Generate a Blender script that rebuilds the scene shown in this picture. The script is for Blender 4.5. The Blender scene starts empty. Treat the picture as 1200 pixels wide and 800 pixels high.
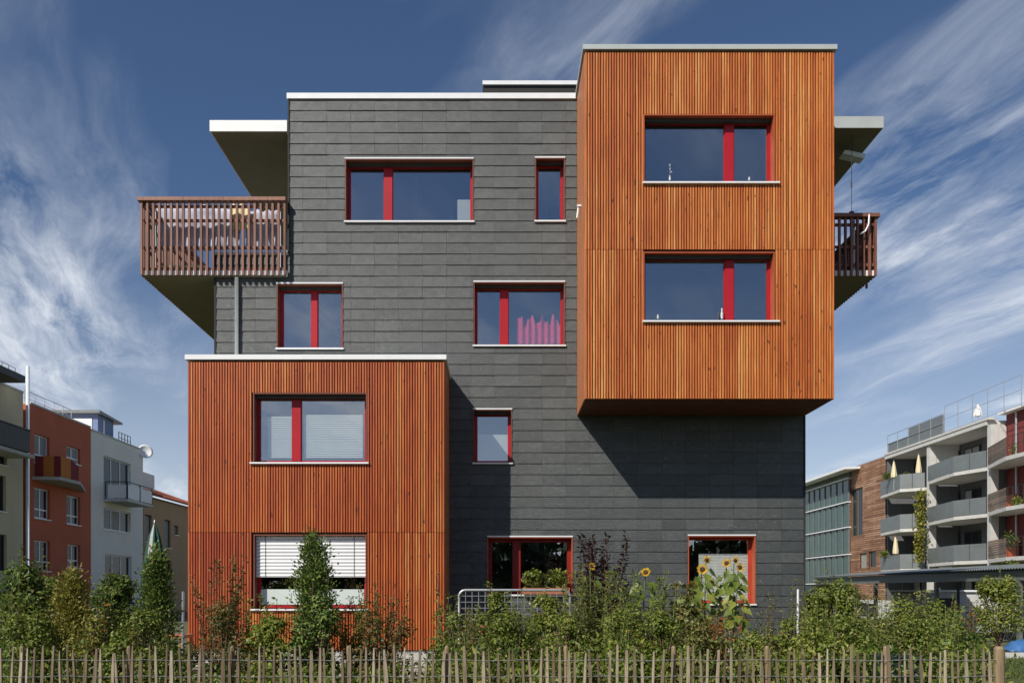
import bpy, math, random
import numpy as np
from mathutils import Vector, Matrix
random.seed(7); rng = np.random.default_rng(11)
SC = bpy.context.scene
COL = SC.collection
R = math.radians

# ------------------------------------------------------------------ camera, sky, sun, exposure
CAMD, EYE = 19.6, 1.6                       # metres from the slate wall (plane Y = 0), eye height
cd = bpy.data.cameras.new('camera'); cam = bpy.data.objects.new('camera', cd); COL.objects.link(cam)
cam.location = (0, -CAMD, EYE); cam.rotation_euler = (R(90), 0, 0)
cd.sensor_width = 36; cd.lens = 30; cd.shift_x = 16/1200; cd.shift_y = 292/1200
cd.clip_start = 0.1; cd.clip_end = 5000
SC.camera = cam
SUN_TO = Vector((-0.82, -1.0, 1.10)).normalized()
ELEV = math.asin(SUN_TO.z); AZ = math.atan2(SUN_TO.x, SUN_TO.y)
ld = bpy.data.lights.new('sun', 'SUN'); ld.energy = 4.9; ld.angle = R(0.5); ld.color = (1.0, 0.94, 0.85)
lo = bpy.data.objects.new('sun', ld); COL.objects.link(lo)
lo.rotation_euler = (-SUN_TO).to_track_quat('-Z', 'Y').to_euler(); lo.location = (-20, -30, 40)

W = bpy.data.worlds.new('World'); SC.world = W; W.use_nodes = True
nt = W.node_tree; nt.nodes.clear(); N = nt.nodes.new; L = nt.links.new
def wm(op, a, b=None, c=None):
    n = N('ShaderNodeMath'); n.operation = op
    for i, s in enumerate((a, b, c)):
        if s is None: continue
        if isinstance(s, (int, float)): n.inputs[i].default_value = s
        else: L(s, n.inputs[i])
    return n.outputs[0]
sky = N('ShaderNodeTexSky'); sky.sky_type = 'NISHITA'; sky.sun_disc = False
sky.sun_elevation = ELEV; sky.sun_rotation = AZ; sky.altitude = 300; sky.air_density = 1.0; sky.dust_density = 0.3; sky.ozone_density = 2.0
SKY_STRENGTH = 0.080
tc = N('ShaderNodeTexCoord'); sx = N('ShaderNodeSeparateXYZ'); L(tc.outputs['Generated'], sx.inputs[0])
zz = wm('ADD', wm('MAXIMUM', sx.outputs[2], 0.0), 0.10)
cx = wm('DIVIDE', sx.outputs[0], zz); cy = wm('DIVIDE', sx.outputs[1], zz)
cmb = N('ShaderNodeCombineXYZ')
# cirrus drawn out along one wind direction on a flat cloud deck
CLX, CLY, CLZ, CLS, CLB, CLK = 45.204, 40.196, 57.415, 0.42, 1.15, 0.3
L(wm('ADD', wm('ADD', cx, wm('MULTIPLY', cy, CLK)), CLX), cmb.inputs[0]); L(wm('ADD', wm('MULTIPLY', cy, CLS), CLY), cmb.inputs[1])
cmb.inputs[2].default_value = CLZ
warp = N('ShaderNodeTexNoise'); warp.inputs['Scale'].default_value = 1.7; warp.inputs['Detail'].default_value = 3; L(cmb.outputs[0], warp.inputs['Vector'])
va = N('ShaderNodeVectorMath'); va.operation = 'MULTIPLY_ADD'; L(warp.outputs['Color'], va.inputs[0]); va.inputs[1].default_value = (0.55, 0.55, 0.0); L(cmb.outputs[0], va.inputs[2])
big = N('ShaderNodeTexNoise'); big.inputs['Scale'].default_value = CLB; big.inputs['Detail'].default_value = 4; L(va.outputs[0], big.inputs['Vector'])
fin = N('ShaderNodeTexNoise'); fin.inputs['Scale'].default_value = 5.0; fin.inputs['Detail'].default_value = 10; fin.inputs['Roughness'].default_value = 0.66; L(va.outputs[0], fin.inputs['Vector'])
fmp = N('ShaderNodeMapping'); fmp.inputs['Scale'].default_value = (9.0, 2.2, 1.0); fmp.inputs['Rotation'].default_value = (0, 0, 0.35); L(va.outputs[0], fmp.inputs[0])
fib = N('ShaderNodeTexNoise'); fib.inputs['Scale'].default_value = 2.0; fib.inputs['Detail'].default_value = 9; fib.inputs['Roughness'].default_value = 0.65; L(fmp.outputs[0], fib.inputs['Vector'])
mr = N('ShaderNodeMapRange'); mr.inputs[1].default_value = 0.495; mr.inputs[2].default_value = 0.70; L(big.outputs[0], mr.inputs[0])
mf = N('ShaderNodeMapRange'); mf.inputs[1].default_value = 0.36; mf.inputs[2].default_value = 0.66; L(fin.outputs[0], mf.inputs[0])
mg = N('ShaderNodeMapRange'); mg.inputs[1].default_value = 0.30; mg.inputs[2].default_value = 0.68; mg.inputs[3].default_value = 0.45; L(fib.outputs[0], mg.inputs[0])
cl = wm('MULTIPLY', wm('MULTIPLY', mr.outputs[0], mf.outputs[0]), wm('MULTIPLY', mg.outputs[0], 1.35))
low = N('ShaderNodeMapRange'); low.inputs[1].default_value = 0.0; low.inputs[2].default_value = 0.34; low.inputs[3].default_value = 0.55; low.inputs[4].default_value = 0.0
L(sx.outputs[2], low.inputs[0])
fac = wm('MINIMUM', wm('ADD', cl, low.outputs[0]), 0.85)
hs = N('ShaderNodeHueSaturation'); hs.inputs['Saturation'].default_value = 1.12; L(sky.outputs[0], hs.inputs['Color'])
tint = N('ShaderNodeMix'); tint.data_type = 'RGBA'; tint.blend_type = 'MULTIPLY'; tint.inputs[0].default_value = 1.0
L(hs.outputs[0], tint.inputs[6]); tint.inputs[7].default_value = (0.98, 0.94, 1.0, 1)
mx = N('ShaderNodeMix'); mx.data_type = 'RGBA'; L(fac, mx.inputs[0]); L(tint.outputs[2], mx.inputs[6]); mx.inputs[7].default_value = (9.4, 10.0, 11.0, 1)
bg = N('ShaderNodeBackground'); bg.inputs[1].default_value = SKY_STRENGTH; L(mx.outputs[2], bg.inputs[0])
ow = N('ShaderNodeOutputWorld'); L(bg.outputs[0], ow.inputs[0])
SC.view_settings.view_transform = 'Standard'; SC.view_settings.look = 'None'
SC.view_settings.exposure = 0.0; SC.view_settings.gamma = 1.0; SC.view_settings.use_curve_mapping = False
SC.render.engine = 'CYCLES'
SC.cycles.max_bounces = 8; SC.cycles.transparent_max_bounces = 12

# ------------------------------------------------------------------ materials
MATS = {}
def newmat(name):
    m = bpy.data.materials.new(name); m.use_nodes = True; m.node_tree.nodes.clear(); MATS[name] = m
    return m, m.node_tree
def rnd01(t):
    """one random number per object and per mesh island"""
    oi = t.nodes.new('ShaderNodeObjectInfo'); gi = t.nodes.new('ShaderNodeNewGeometry')
    a = t.nodes.new('ShaderNodeMath'); a.operation = 'ADD'; t.links.new(oi.outputs['Random'], a.inputs[0]); t.links.new(gi.outputs['Random Per Island'], a.inputs[1])
    f = t.nodes.new('ShaderNodeMath'); f.operation = 'FRACT'; t.links.new(a.outputs[0], f.inputs[0])
    return f.outputs[0]
def ramp(t, fac, stops):
    r = t.nodes.new('ShaderNodeValToRGB'); el = r.color_ramp.elements
    while len(el) < len(stops): el.new(0.5)
    for e, (p, c) in zip(el, stops): e.position = p; e.color = (*c, 1)
    if fac is not None: t.links.new(fac, r.inputs[0])
    return r.outputs[0]
def noise(t, scale, detail=4, vec=None, rough=0.55, stretch=None, src='Object', offset=None):
    tcn = t.nodes.new('ShaderNodeTexCoord'); v = tcn.outputs[src] if vec is None else vec
    if offset is not None:
        o = t.nodes.new('ShaderNodeVectorMath'); o.operation = 'ADD'; t.links.new(v, o.inputs[0])
        c = t.nodes.new('ShaderNodeCombineXYZ'); mm = t.nodes.new('ShaderNodeMath'); mm.operation = 'MULTIPLY'; t.links.new(offset, mm.inputs[0]); mm.inputs[1].default_value = 37.0
        for i in range(3): t.links.new(mm.outputs[0], c.inputs[i])
        t.links.new(c.outputs[0], o.inputs[1]); v = o.outputs[0]
    if stretch:
        mp = t.nodes.new('ShaderNodeMapping'); mp.inputs['Scale'].default_value = stretch; t.links.new(v, mp.inputs[0]); v = mp.outputs[0]
    n = t.nodes.new('ShaderNodeTexNoise'); n.inputs['Scale'].default_value = scale; n.inputs['Detail'].default_value = detail; n.inputs['Roughness'].default_value = rough
    t.links.new(v, n.inputs['Vector']); return n.outputs[0]
def mixc(t, fac, a, b, mode='MIX'):
    m = t.nodes.new('ShaderNodeMix'); m.data_type = 'RGBA'; m.blend_type = mode
    for i, s in ((0, fac), (6, a), (7, b)):
        if isinstance(s, (int, float)): m.inputs[i].default_value = s
        elif isinstance(s, tuple): m.inputs[i].default_value = (*s, 1)
        else: t.links.new(s, m.inputs[i])
    return m.outputs[2]
def bump(t, h, strength, dist=0.01):
    b = t.nodes.new('ShaderNodeBump'); b.inputs['Strength'].default_value = strength; b.inputs['Distance'].default_value = dist
    t.links.new(h, b.inputs['Height']); return b.outputs[0]
def princ(t, col, rough=0.6, metal=0.0, normal=None, spec=0.5, transl=None):
    p = t.nodes.new('ShaderNodeBsdfPrincipled'); o = t.nodes.new('ShaderNodeOutputMaterial')
    for k, s in (('Base Color', col), ('Roughness', rough), ('Metallic', metal), ('Specular IOR Level', spec)):
        if isinstance(s, (int, float)): p.inputs[k].default_value = s
        elif isinstance(s, tuple): p.inputs[k].default_value = (*s, 1)
        else: t.links.new(s, p.inputs[k])
    if normal is not None: t.links.new(normal, p.inputs['Normal'])
    out = p.outputs[0]
    if transl:
        tr = t.nodes.new('ShaderNodeBsdfTranslucent'); 
        if isinstance(col, tuple): tr.inputs[0].default_value = (*col, 1)
        else: t.links.new(col, tr.inputs[0])
        ms = t.nodes.new('ShaderNodeMixShader'); ms.inputs[0].default_value = transl
        t.links.new(out, ms.inputs[1]); t.links.new(tr.outputs[0], ms.inputs[2]); out = ms.outputs[0]
    t.links.new(out, o.inputs[0]); return p
def plain(name, col, rough=0.6, metal=0.0, var=0.18, scale=3.0, bmp=0.15, spec=0.5, stretch=None):
    m, t = newmat(name)
    n1 = noise(t, scale, 5, stretch=stretch); n2 = noise(t, scale*14, 4)
    d = tuple(c*(1-var) for c in col); h = tuple(min(0.95, c*(1+var)) for c in col)
    c = ramp(t, n1, [(0.3, d), (0.7, h)])
    c = mixc(t, 0.25, c, ramp(t, n2, [(0.3, d), (0.7, h)]))
    princ(t, c, rough, metal, bump(t, n2, bmp, 0.004), spec); return m
def wood(name, stops, rough=0.55, knots=True, grain=(60, 60, 2.0), axisnoise=1.0, bmp=0.3):
    m, t = newmat(name); r = rnd01(t)
    gp_ = t.nodes.new('ShaderNodeNewGeometry'); drift = noise(t, 1.0, 3, vec=gp_.outputs['Position'], stretch=(0.9, 0.9, 0.35))
    dm_ = t.nodes.new('ShaderNodeMath'); dm_.operation = 'MULTIPLY_ADD'; t.links.new(drift, dm_.inputs[0]); dm_.inputs[1].default_value = 1.5; dm_.inputs[2].default_value = -0.75
    da_ = t.nodes.new('ShaderNodeMath'); da_.operation = 'ADD'; da_.use_clamp = True; t.links.new(dm_.outputs[0], da_.inputs[0]); t.links.new(r, da_.inputs[1])
    base = ramp(t, da_.outputs[0], stops)
    g = noise(t, 1.0, 5, stretch=grain, offset=r, rough=0.6)
    c = mixc(t, ramp(t, g, [(0.42, (0.0,)*3), (0.62, (0.55,)*3)]), base, mixc(t, 1.0, base, (0.42, 0.34, 0.30), 'MULTIPLY'))
    big = noise(t, 1.0, 3, stretch=(0.9, 0.9, 0.9), src='Object', offset=r)
    c = mixc(t, ramp(t, big, [(0.35, (0.0,)*3), (0.75, (0.5,)*3)]), c, mixc(t, 1.0, c, (1.25, 1.3, 1.35), 'MULTIPLY'))
    if knots:
        k = noise(t, 1.0, 1, stretch=(14, 14, 5.0), offset=r)
        c = mixc(t, ramp(t, k, [(0.70, (0.0,)*3), (0.76, (0.75,)*3)]), c, (0.06, 0.02, 0.01))
    princ(t, c, rough, 0.0, bump(t, g, bmp, 0.003)); return m
def leafmat(name, stops, rough=0.45, transl=0.38):
    m, t = newmat(name); r = rnd01(t)
    princ(t, ramp(t, r, stops), rough, 0.0, None, 0.4, transl); return m

# slate: each panel its own grey, riven relief, faint lime streaks
m, t = newmat('slate'); r = rnd01(t)
base = ramp(t, r, [(0.0, (0.037, 0.044, 0.043)), (0.35, (0.047, 0.055, 0.054)), (0.75, (0.054, 0.063, 0.061)), (1.0, (0.067, 0.076, 0.074))])
nz = noise(t, 9, 7, offset=r, rough=0.65); nb = noise(t, 34, 6, offset=r, rough=0.7, stretch=(1, 1, 1.6))
c = mixc(t, ramp(t, nz, [(0.32, (0,)*3), (0.68, (0.9,)*3)]), base, mixc(t, 1.0, base, (0.55, 0.57, 0.58), 'MULTIPLY'))
st = noise(t, 60, 3, offset=r, stretch=(1, 1, 0.12))
c = mixc(t, ramp(t, st, [(0.66, (0,)*3), (0.80, (0.35,)*3)]), c, (0.26, 0.26, 0.25))
gq = t.nodes.new('ShaderNodeNewGeometry'); area = noise(t, 0.55, 3, vec=gq.outputs['Position']); sp_ = noise(t, 22, 3, offset=r, rough=0.7)
sm_ = t.nodes.new('ShaderNodeMath'); sm_.operation = 'MULTIPLY'; t.links.new(ramp(t, sp_, [(0.56, (0,)*3), (0.70, (0.65,)*3)]), sm_.inputs[0]); t.links.new(ramp(t, area, [(0.48, (0,)*3), (0.66, (1,)*3)]), sm_.inputs[1])
c = mixc(t, sm_.outputs[0], c, (0.20, 0.20, 0.19))
rg = ramp(t, nz, [(0.3, (0.40,)*3), (0.7, (0.52,)*3)])
princ(t, c, rg, 0.0, bump(t, nb, 1.0, 0.014), 0.75)
plain('slate_core', (0.02, 0.021, 0.021), 0.8)
larch = [(0.0, (0.451, 0.105, 0.020)), (0.3, (0.529, 0.139, 0.026)), (0.6, (0.588, 0.174, 0.036)), (0.85, (0.647, 0.223, 0.051)), (1.0, (0.706, 0.307, 0.089))]
wood('larch', larch)
larch2 = [(0.0, (0.359, 0.061, 0.009)), (0.3, (0.436, 0.084, 0.012)), (0.6, (0.494, 0.109, 0.017)), (0.85, (0.542, 0.148, 0.028)), (1.0, (0.600, 0.208, 0.048))]
wood('larch_deep', larch2)
wood('larch_red', [(p, (c[0]*.80, c[1]*.62, c[2]*.7)) for p, c in larch2])
wood('larch_board', [(0.0, (0.45, 0.165, 0.062)), (1.0, (0.50, 0.19, 0.075))], grain=(3, 40, 1.4), knots=False)
plain('timber_core', (0.040, 0.012, 0.006), 0.8)
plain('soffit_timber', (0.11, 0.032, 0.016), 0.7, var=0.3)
wood('balcony_timber', [(0.0, (0.15, 0.055, 0.034)), (0.5, (0.20, 0.078, 0.047)), (1.0, (0.27, 0.115, 0.070))], grain=(50, 50, 3))
plain('red_frame', (0.38, 0.010, 0.020), 0.45, var=0.08, bmp=0.03, spec=0.3)
plain('red_shaded', (0.22, 0.014, 0.012), 0.5, var=0.15, bmp=0.03, spec=0.3)  # shaded copy of the red frame, shade put into the colour
plain('red_orange', (0.40, 0.045, 0.022), 0.5, var=0.15, bmp=0.03, spec=0.3)
plain('orange_reveal', (0.42, 0.085, 0.030), 0.5, var=0.15)
plain('brown_reveal', (0.17, 0.050, 0.028), 0.55, var=0.2)
plain('white_metal', (0.76, 0.77, 0.78), 0.4, var=0.05, bmp=0.03)
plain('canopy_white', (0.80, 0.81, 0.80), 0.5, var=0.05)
plain('pale_pipe', (0.72, 0.78, 0.78), 0.4, var=0.06)
plain('grey_cap', (0.42, 0.45, 0.44), 0.45, var=0.08, bmp=0.03)
plain('blind_grey', (0.50, 0.54, 0.53), 0.6, var=0.05, bmp=0.02)
plain('galvanised', (0.45, 0.47, 0.48), 0.42, metal=0.6, var=0.12)
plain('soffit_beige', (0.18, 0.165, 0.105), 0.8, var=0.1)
plain('concrete', (0.44, 0.43, 0.40), 0.8, var=0.15, bmp=0.4)
plain('concrete_pale', (0.56, 0.55, 0.52), 0.8, var=0.12, bmp=0.3)
plain('interior', (0.34, 0.33, 0.31), 0.9, var=0.05)
plain('blind_white', (0.90, 0.91, 0.88), 0.5, var=0.05, bmp=0.02)
plain('frost', (0.55, 0.62, 0.58), 0.4, var=0.04, bmp=0.02)
plain('pink_cloth', (0.66, 0.09, 0.17), 0.8, var=0.2, scale=8)
plain('cream_cloth', (0.80, 0.68, 0.40), 0.85, var=0.15, scale=6)
plain('lilac_cloth', (0.46, 0.45, 0.53), 0.85, var=0.45, scale=2.5)
plain('rust_render', (0.50, 0.125, 0.058), 0.85, var=0.12, scale=0.6, bmp=0.3)
plain('white_render', (0.83, 0.80, 0.72), 0.85, var=0.06, scale=0.5, bmp=0.2)
plain('cream_render', (0.60, 0.52, 0.35), 0.85, var=0.08, scale=0.5, bmp=0.2)
plain('tan_render', (0.46, 0.30, 0.16), 0.85, var=0.1, scale=0.5, bmp=0.2)
plain('crimson_render', (0.19, 0.036, 0.032), 0.8, var=0.1, scale=0.6)
plain('blue_paint', (0.14, 0.20, 0.36), 0.6, var=0.08)
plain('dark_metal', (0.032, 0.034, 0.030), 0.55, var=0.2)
plain('grey_sheet', (0.19, 0.21, 0.21), 0.45, metal=0.3, var=0.12, scale=2)
plain('grey_wall', (0.12, 0.125, 0.13), 0.8, var=0.15)
plain('blue_steel', (0.15, 0.168, 0.155), 0.5, metal=0.2, var=0.1)
plain('roof_tile', (0.30, 0.09, 0.05), 0.8, var=0.3, scale=6)
plain('terracotta', (0.42, 0.15, 0.08), 0.8, var=0.2, scale=5)
plain('orange_cloth', (0.50, 0.17, 0.03), 0.85, var=0.1)
plain('maroon_cloth', (0.20, 0.025, 0.03), 0.85, var=0.1)
plain('green_cloth', (0.015, 0.07, 0.055), 0.8, var=0.1)
plain('parasol_white', (0.78, 0.76, 0.70), 0.8, var=0.06)
plain('parasol_cream', (0.74, 0.64, 0.42), 0.8, var=0.06)
plain('blue_tarp', (0.05, 0.15, 0.36), 0.5, var=0.2, scale=4)
plain('bark', (0.13, 0.085, 0.055), 0.9, var=0.3, scale=12, bmp=0.6)
plain('stem_green', (0.13, 0.17, 0.05), 0.7, var=0.2, scale=10)
plain('black_rubber', (0.02, 0.02, 0.02), 0.7)
plain('green_plastic', (0.012, 0.03, 0.026), 0.5)
plain('pale_pink', (0.55, 0.42, 0.48), 0.8)
plain('glass_far', (0.020, 0.026, 0.030), 0.10, var=0.4, scale=0.5, bmp=0.0, spec=0.22)
plain('curtain_far', (0.30, 0.30, 0.28), 0.7, var=0.25, scale=1.5, spec=0.3, stretch=(4, 4, 0.4))
plain('glass_green', (0.030, 0.075, 0.062), 0.2, var=0.3, scale=0.7, bmp=0.0, spec=0.6)
wood('weather_board', [(0.0, (0.22, 0.110, 0.062)), (0.4, (0.32, 0.165, 0.090)), (0.75, (0.39, 0.210, 0.122)), (1.0, (0.46, 0.29, 0.18))], grain=(2, 2, 30), knots=False)
wood('grey_board', [(0.0, (0.13, 0.095, 0.070)), (1.0, (0.28, 0.19, 0.13))], grain=(2, 2, 30), knots=False)
wood('chestnut', [(0.0, (0.117, 0.083, 0.046)), (0.35, (0.198, 0.152, 0.093)), (0.7, (0.270, 0.216, 0.142)), (1.0, (0.360, 0.299, 0.214))], grain=(40, 40, 4), rough=0.8, bmp=0.6)
wood('post_wood', [(0.0, (0.207, 0.145, 0.079)), (1.0, (0.279, 0.204, 0.116))], grain=(40, 40, 4), rough=0.75)
G = lambda *s: [(p, c) for p, c in s]
leafmat('leaf_dark', G((0, (0.041, 0.078, 0.015)), (0.6, (0.092, 0.152, 0.025)), (0.955, (0.205, 0.249, 0.045)), (0.975, (0.24, 0.22, 0.08)), (1, (0.17, 0.13, 0.06))))
leafmat('leaf_mid', G((0, (0.074, 0.118, 0.018)), (0.6, (0.168, 0.225, 0.033)), (0.955, (0.315, 0.327, 0.063)), (0.975, (0.24, 0.22, 0.08)), (1, (0.17, 0.13, 0.06))))
leafmat('leaf_light', G((0, (0.111, 0.164, 0.023)), (0.6, (0.223, 0.273, 0.042)), (0.955, (0.389, 0.381, 0.089)), (0.975, (0.24, 0.22, 0.08)), (1, (0.17, 0.13, 0.06))))
leafmat('leaf_gold', G((0, (0.110, 0.120, 0.022)), (0.5, (0.260, 0.260, 0.045)), (0.9, (0.380, 0.330, 0.070)), (1, (0.300, 0.200, 0.060))))
leafmat('leaf_rose', G((0, (0.045, 0.078, 0.017)), (0.45, (0.107, 0.148, 0.029)), (0.75, (0.213, 0.148, 0.039)), (1, (0.274, 0.113, 0.048))))
leafmat('leaf_purple', G((0, (0.014, 0.008, 0.010)), (0.6, (0.035, 0.014, 0.018)), (1, (0.085, 0.030, 0.034))))
leafmat('leaf_sedge', G((0, (0.111, 0.127, 0.028)), (0.6, (0.195, 0.203, 0.051)), (0.955, (0.371, 0.312, 0.113)), (0.975, (0.24, 0.22, 0.08)), (1, (0.17, 0.13, 0.06))))
leafmat('leaf_red', G((0, (0.111, 0.093, 0.023)), (0.4, (0.223, 0.109, 0.031)), (0.8, (0.445, 0.078, 0.033)), (1, (0.557, 0.203, 0.063))))
leafmat('leaf_vine', G((0, (0.120, 0.160, 0.018)), (0.6, (0.280, 0.290, 0.035)), (1, (0.420, 0.350, 0.060))))
leafmat('leaf_wood', G((0, (0.012, 0.028, 0.010)), (1, (0.035, 0.065, 0.020))), 0.8, 0.02)
leafmat('leaf_conifer', G((0, (0.055, 0.097, 0.018)), (0.6, (0.115, 0.179, 0.031)), (0.955, (0.223, 0.281, 0.051)), (0.975, (0.24, 0.22, 0.08)), (1, (0.17, 0.13, 0.06))), 0.6, 0.2)
leafmat('petal_yellow', G((0, (0.72, 0.40, 0.012)), (1, (0.80, 0.55, 0.03))), 0.6, 0.3)
leafmat('petal_orange', G((0, (0.62, 0.12, 0.012)), (0.6, (0.62, 0.26, 0.03)), (1, (0.68, 0.50, 0.16))), 0.6, 0.3)
plain('seed_brown', (0.060, 0.026, 0.010), 0.9, scale=40)
leafmat('grass', G((0, (0.050, 0.085, 0.016)), (0.6, (0.095, 0.140, 0.028)), (1, (0.170, 0.190, 0.060))), 0.6, 0.25)

# clear glazing: coated panes mirror the sky and let one see in
m, t = newmat('glazing')
tr = t.nodes.new('ShaderNodeBsdfTransparent'); tr.inputs[0].default_value = (0.97, 0.98, 0.97, 1)
gl = t.nodes.new('ShaderNodeBsdfGlossy'); gl.inputs['Roughness'].default_value = 0.0; gl.inputs[0].default_value = (0.92, 0.95, 1.0, 1)
bn = noise(t, 1.1, 2); L2 = t.links.new; L2(bump(t, bn, 0.10, 0.02), gl.inputs['Normal'])
fr = t.nodes.new('ShaderNodeLayerWeight'); fr.inputs[0].default_value = 0.5
pw_ = t.nodes.new('ShaderNodeMath'); pw_.operation = 'POWER'; L2(fr.outputs['Facing'], pw_.inputs[0]); pw_.inputs[1].default_value = 4.0
mm = t.nodes.new('ShaderNodeMath'); mm.operation = 'MULTIPLY_ADD'; L2(pw_.outputs[0], mm.inputs[0]); mm.inputs[1].default_value = 0.6; mm.inputs[2].default_value = 0.215
ms = t.nodes.new('ShaderNodeMixShader'); L2(mm.outputs[0], ms.inputs[0]); L2(tr.outputs[0], ms.inputs[1]); L2(gl.outputs[0], ms.inputs[2])
o = t.nodes.new('ShaderNodeOutputMaterial'); L2(ms.outputs[0], o.inputs[0])

# ground
m, t = newmat('soil'); n1 = noise(t, 0.35, 6, src='Object'); n2 = noise(t, 5, 6, src='Object')
c = ramp(t, n1, [(0.35, (0.060, 0.075, 0.022)), (0.6, (0.100, 0.110, 0.040)), (0.75, (0.150, 0.115, 0.070))])
c = mixc(t, 0.4, c, ramp(t, n2, [(0.3, (0.04, 0.05, 0.018)), (0.7, (0.17, 0.16, 0.08))])); princ(t, c, 0.95, 0, bump(t, n2, 0.6, 0.03))
m, t = newmat('gravel'); n1 = noise(t, 40, 4); n2 = noise(t, 2, 4)
c = ramp(t, n1, [(0.3, (0.22, 0.20, 0.17)), (0.7, (0.52, 0.49, 0.44))]); princ(t, c, 0.95, 0, bump(t, n1, 0.7, 0.02))

# ------------------------------------------------------------------ helpers
def PX(u, Y=0.0): return (u - 584)*(Y + CAMD)/1000
def PZ(v, Y=0.0): return EYE + (692 - v)*(Y + CAMD)/1000
ORI = {}
def tag(o, label=None, cat=None, group=None, kind=None):
    for k, s in (('label', label), ('category', cat), ('group', group), ('kind', kind)):
        if s: o[k] = s
    return o
def thing(name, label, cat, loc=(0, 0, 0), group=None):
    o = bpy.data.objects.new(name, None); o.empty_display_size = 0.2; COL.objects.link(o); o.location = loc
    ORI[o.name] = Vector(loc); return tag(o, label, cat, group)
class MB:
    def __init__(s): s.v = []; s.f = []
    def add(s, vs, fs):
        b = len(s.v); s.v += [tuple(p) for p in vs]; s.f += [tuple(b+i for i in f) for f in fs]; return s
    def hexa(s, p): return s.add(p, [(0,3,2,1), (4,5,6,7), (0,1,5,4), (1,2,6,5), (2,3,7,6), (3,0,4,7)])
    def box(s, x0, x1, y0, y1, z0, z1):
        return s.hexa([(x0,y0,z0),(x1,y0,z0),(x1,y1,z0),(x0,y1,z0),(x0,y0,z1),(x1,y0,z1),(x1,y1,z1),(x0,y1,z1)])
    def mbox(s, mf, a0, a1, b0, b1, c0, c1):
        return s.hexa([mf(*q) for q in ((a0,b0,c0),(a1,b0,c0),(a1,b0,c1),(a0,b0,c1),(a0,b1,c0),(a1,b1,c0),(a1,b1,c1),(a0,b1,c1))])
    def tube(s, pts, r, n=6, cap=True):
        pts = [Vector(p) for p in pts]; rs = r if isinstance(r, (list, tuple)) else [r]*len(pts); b = len(s.v); up = None
        for i, p in enumerate(pts):
            d = (pts[min(i+1, len(pts)-1)] - pts[max(i-1, 0)])
            d = d.normalized() if d.length > 1e-9 else Vector((0, 0, 1))
            if up is None:
                up = Vector((1, 0, 0)) if abs(d.z) > 0.9 else Vector((0, 0, 1))
            a = d.cross(up).normalized(); c = a.cross(d).normalized(); up = c
            for k in range(n):
                q = 2*math.pi*k/n; s.v.append(tuple(p + a*math.cos(q)*rs[i] + c*math.sin(q)*rs[i]))
        for i in range(len(pts)-1):
            for k in range(n):
                s.f.append((b+i*n+k, b+i*n+(k+1) % n, b+(i+1)*n+(k+1) % n, b+(i+1)*n+k))
        if cap: s.f.append(tuple(b+k for k in range(n))); s.f.append(tuple(b+(len(pts)-1)*n+k for k in range(n)))
        return s
    def lathe(s, prof, c, n=10, ridge=0.0):
        b = len(s.v)
        for (r, z) in prof:
            for k in range(n):
                q = 2*math.pi*k/n; rr = r*(1 + (ridge if k % 2 else -ridge)); s.v.append((c[0]+rr*math.cos(q), c[1]+rr*math.sin(q), c[2]+z))
        for i in range(len(prof)-1):
            for k in range(n): s.f.append((b+i*n+k, b+i*n+(k+1) % n, b+(i+1)*n+(k+1) % n, b+(i+1)*n+k))
        s.f.append(tuple(b+k for k in range(n))); s.f.append(tuple(b+(len(prof)-1)*n+k for k in range(n))); return s
    def prism(s, poly, z0, z1):
        n = len(poly)
        return s.add([(x, y, z0) for x, y in poly] + [(x, y, z1) for x, y in poly],
                     [tuple(range(n)), tuple(range(n, 2*n))] + [(i, (i+1) % n, n+(i+1) % n, n+i) for i in range(n)])
    def mesh(s, name, mat, off=Vector((0, 0, 0)), smooth=False):
        me = bpy.data.meshes.new(name); ox, oy, oz = off
        me.from_pydata([(x-ox, y-oy, z-oz) for x, y, z in s.v], [], s.f)
        for mt in (mat if isinstance(mat, (list, tuple)) else [mat]): me.materials.append(MATS[mt])
        if smooth: me.polygons.foreach_set('use_smooth', [True]*len(me.polygons))
        me.update(); return me
    def build(s, name, mat, parent=None, smooth=False, kind=None, label=None):
        off = Vector((0, 0, 0))
        if parent is not None: off = ORI[parent.name]
        me = s.mesh(name, mat, off, smooth); o = bpy.data.objects.new(name, me); COL.objects.link(o)
        if parent is not None: o.parent = parent; ORI[o.name] = off
        else: ORI[o.name] = Vector((0, 0, 0))
        return tag(o, label, None, None, kind)
    def build_top(s, name, mat, label, cat, loc, group=None, smooth=False, kind=None):
        o = bpy.data.objects.new(name, s.mesh(name, mat, Vector(loc), smooth)); COL.objects.link(o); o.location = loc
        ORI[o.name] = Vector(loc); return tag(o, label, cat, group, kind)
def inst(name, me, parent, world, rot=None):
    o = bpy.data.objects.new(name, me); COL.objects.link(o); o.parent = parent; o.location = Vector(world) - ORI[parent.name]
    if rot: o.rotation_euler = rot
    return o
def copy_tree(o, parent=None):
    c = o.copy(); COL.objects.link(c); c.parent = parent; ORI[c.name] = ORI.get(o.name, Vector((0, 0, 0)))
    for ch in o.children: copy_tree(ch, c)
    return c
def structure(o): o['kind'] = 'structure'; return o
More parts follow.
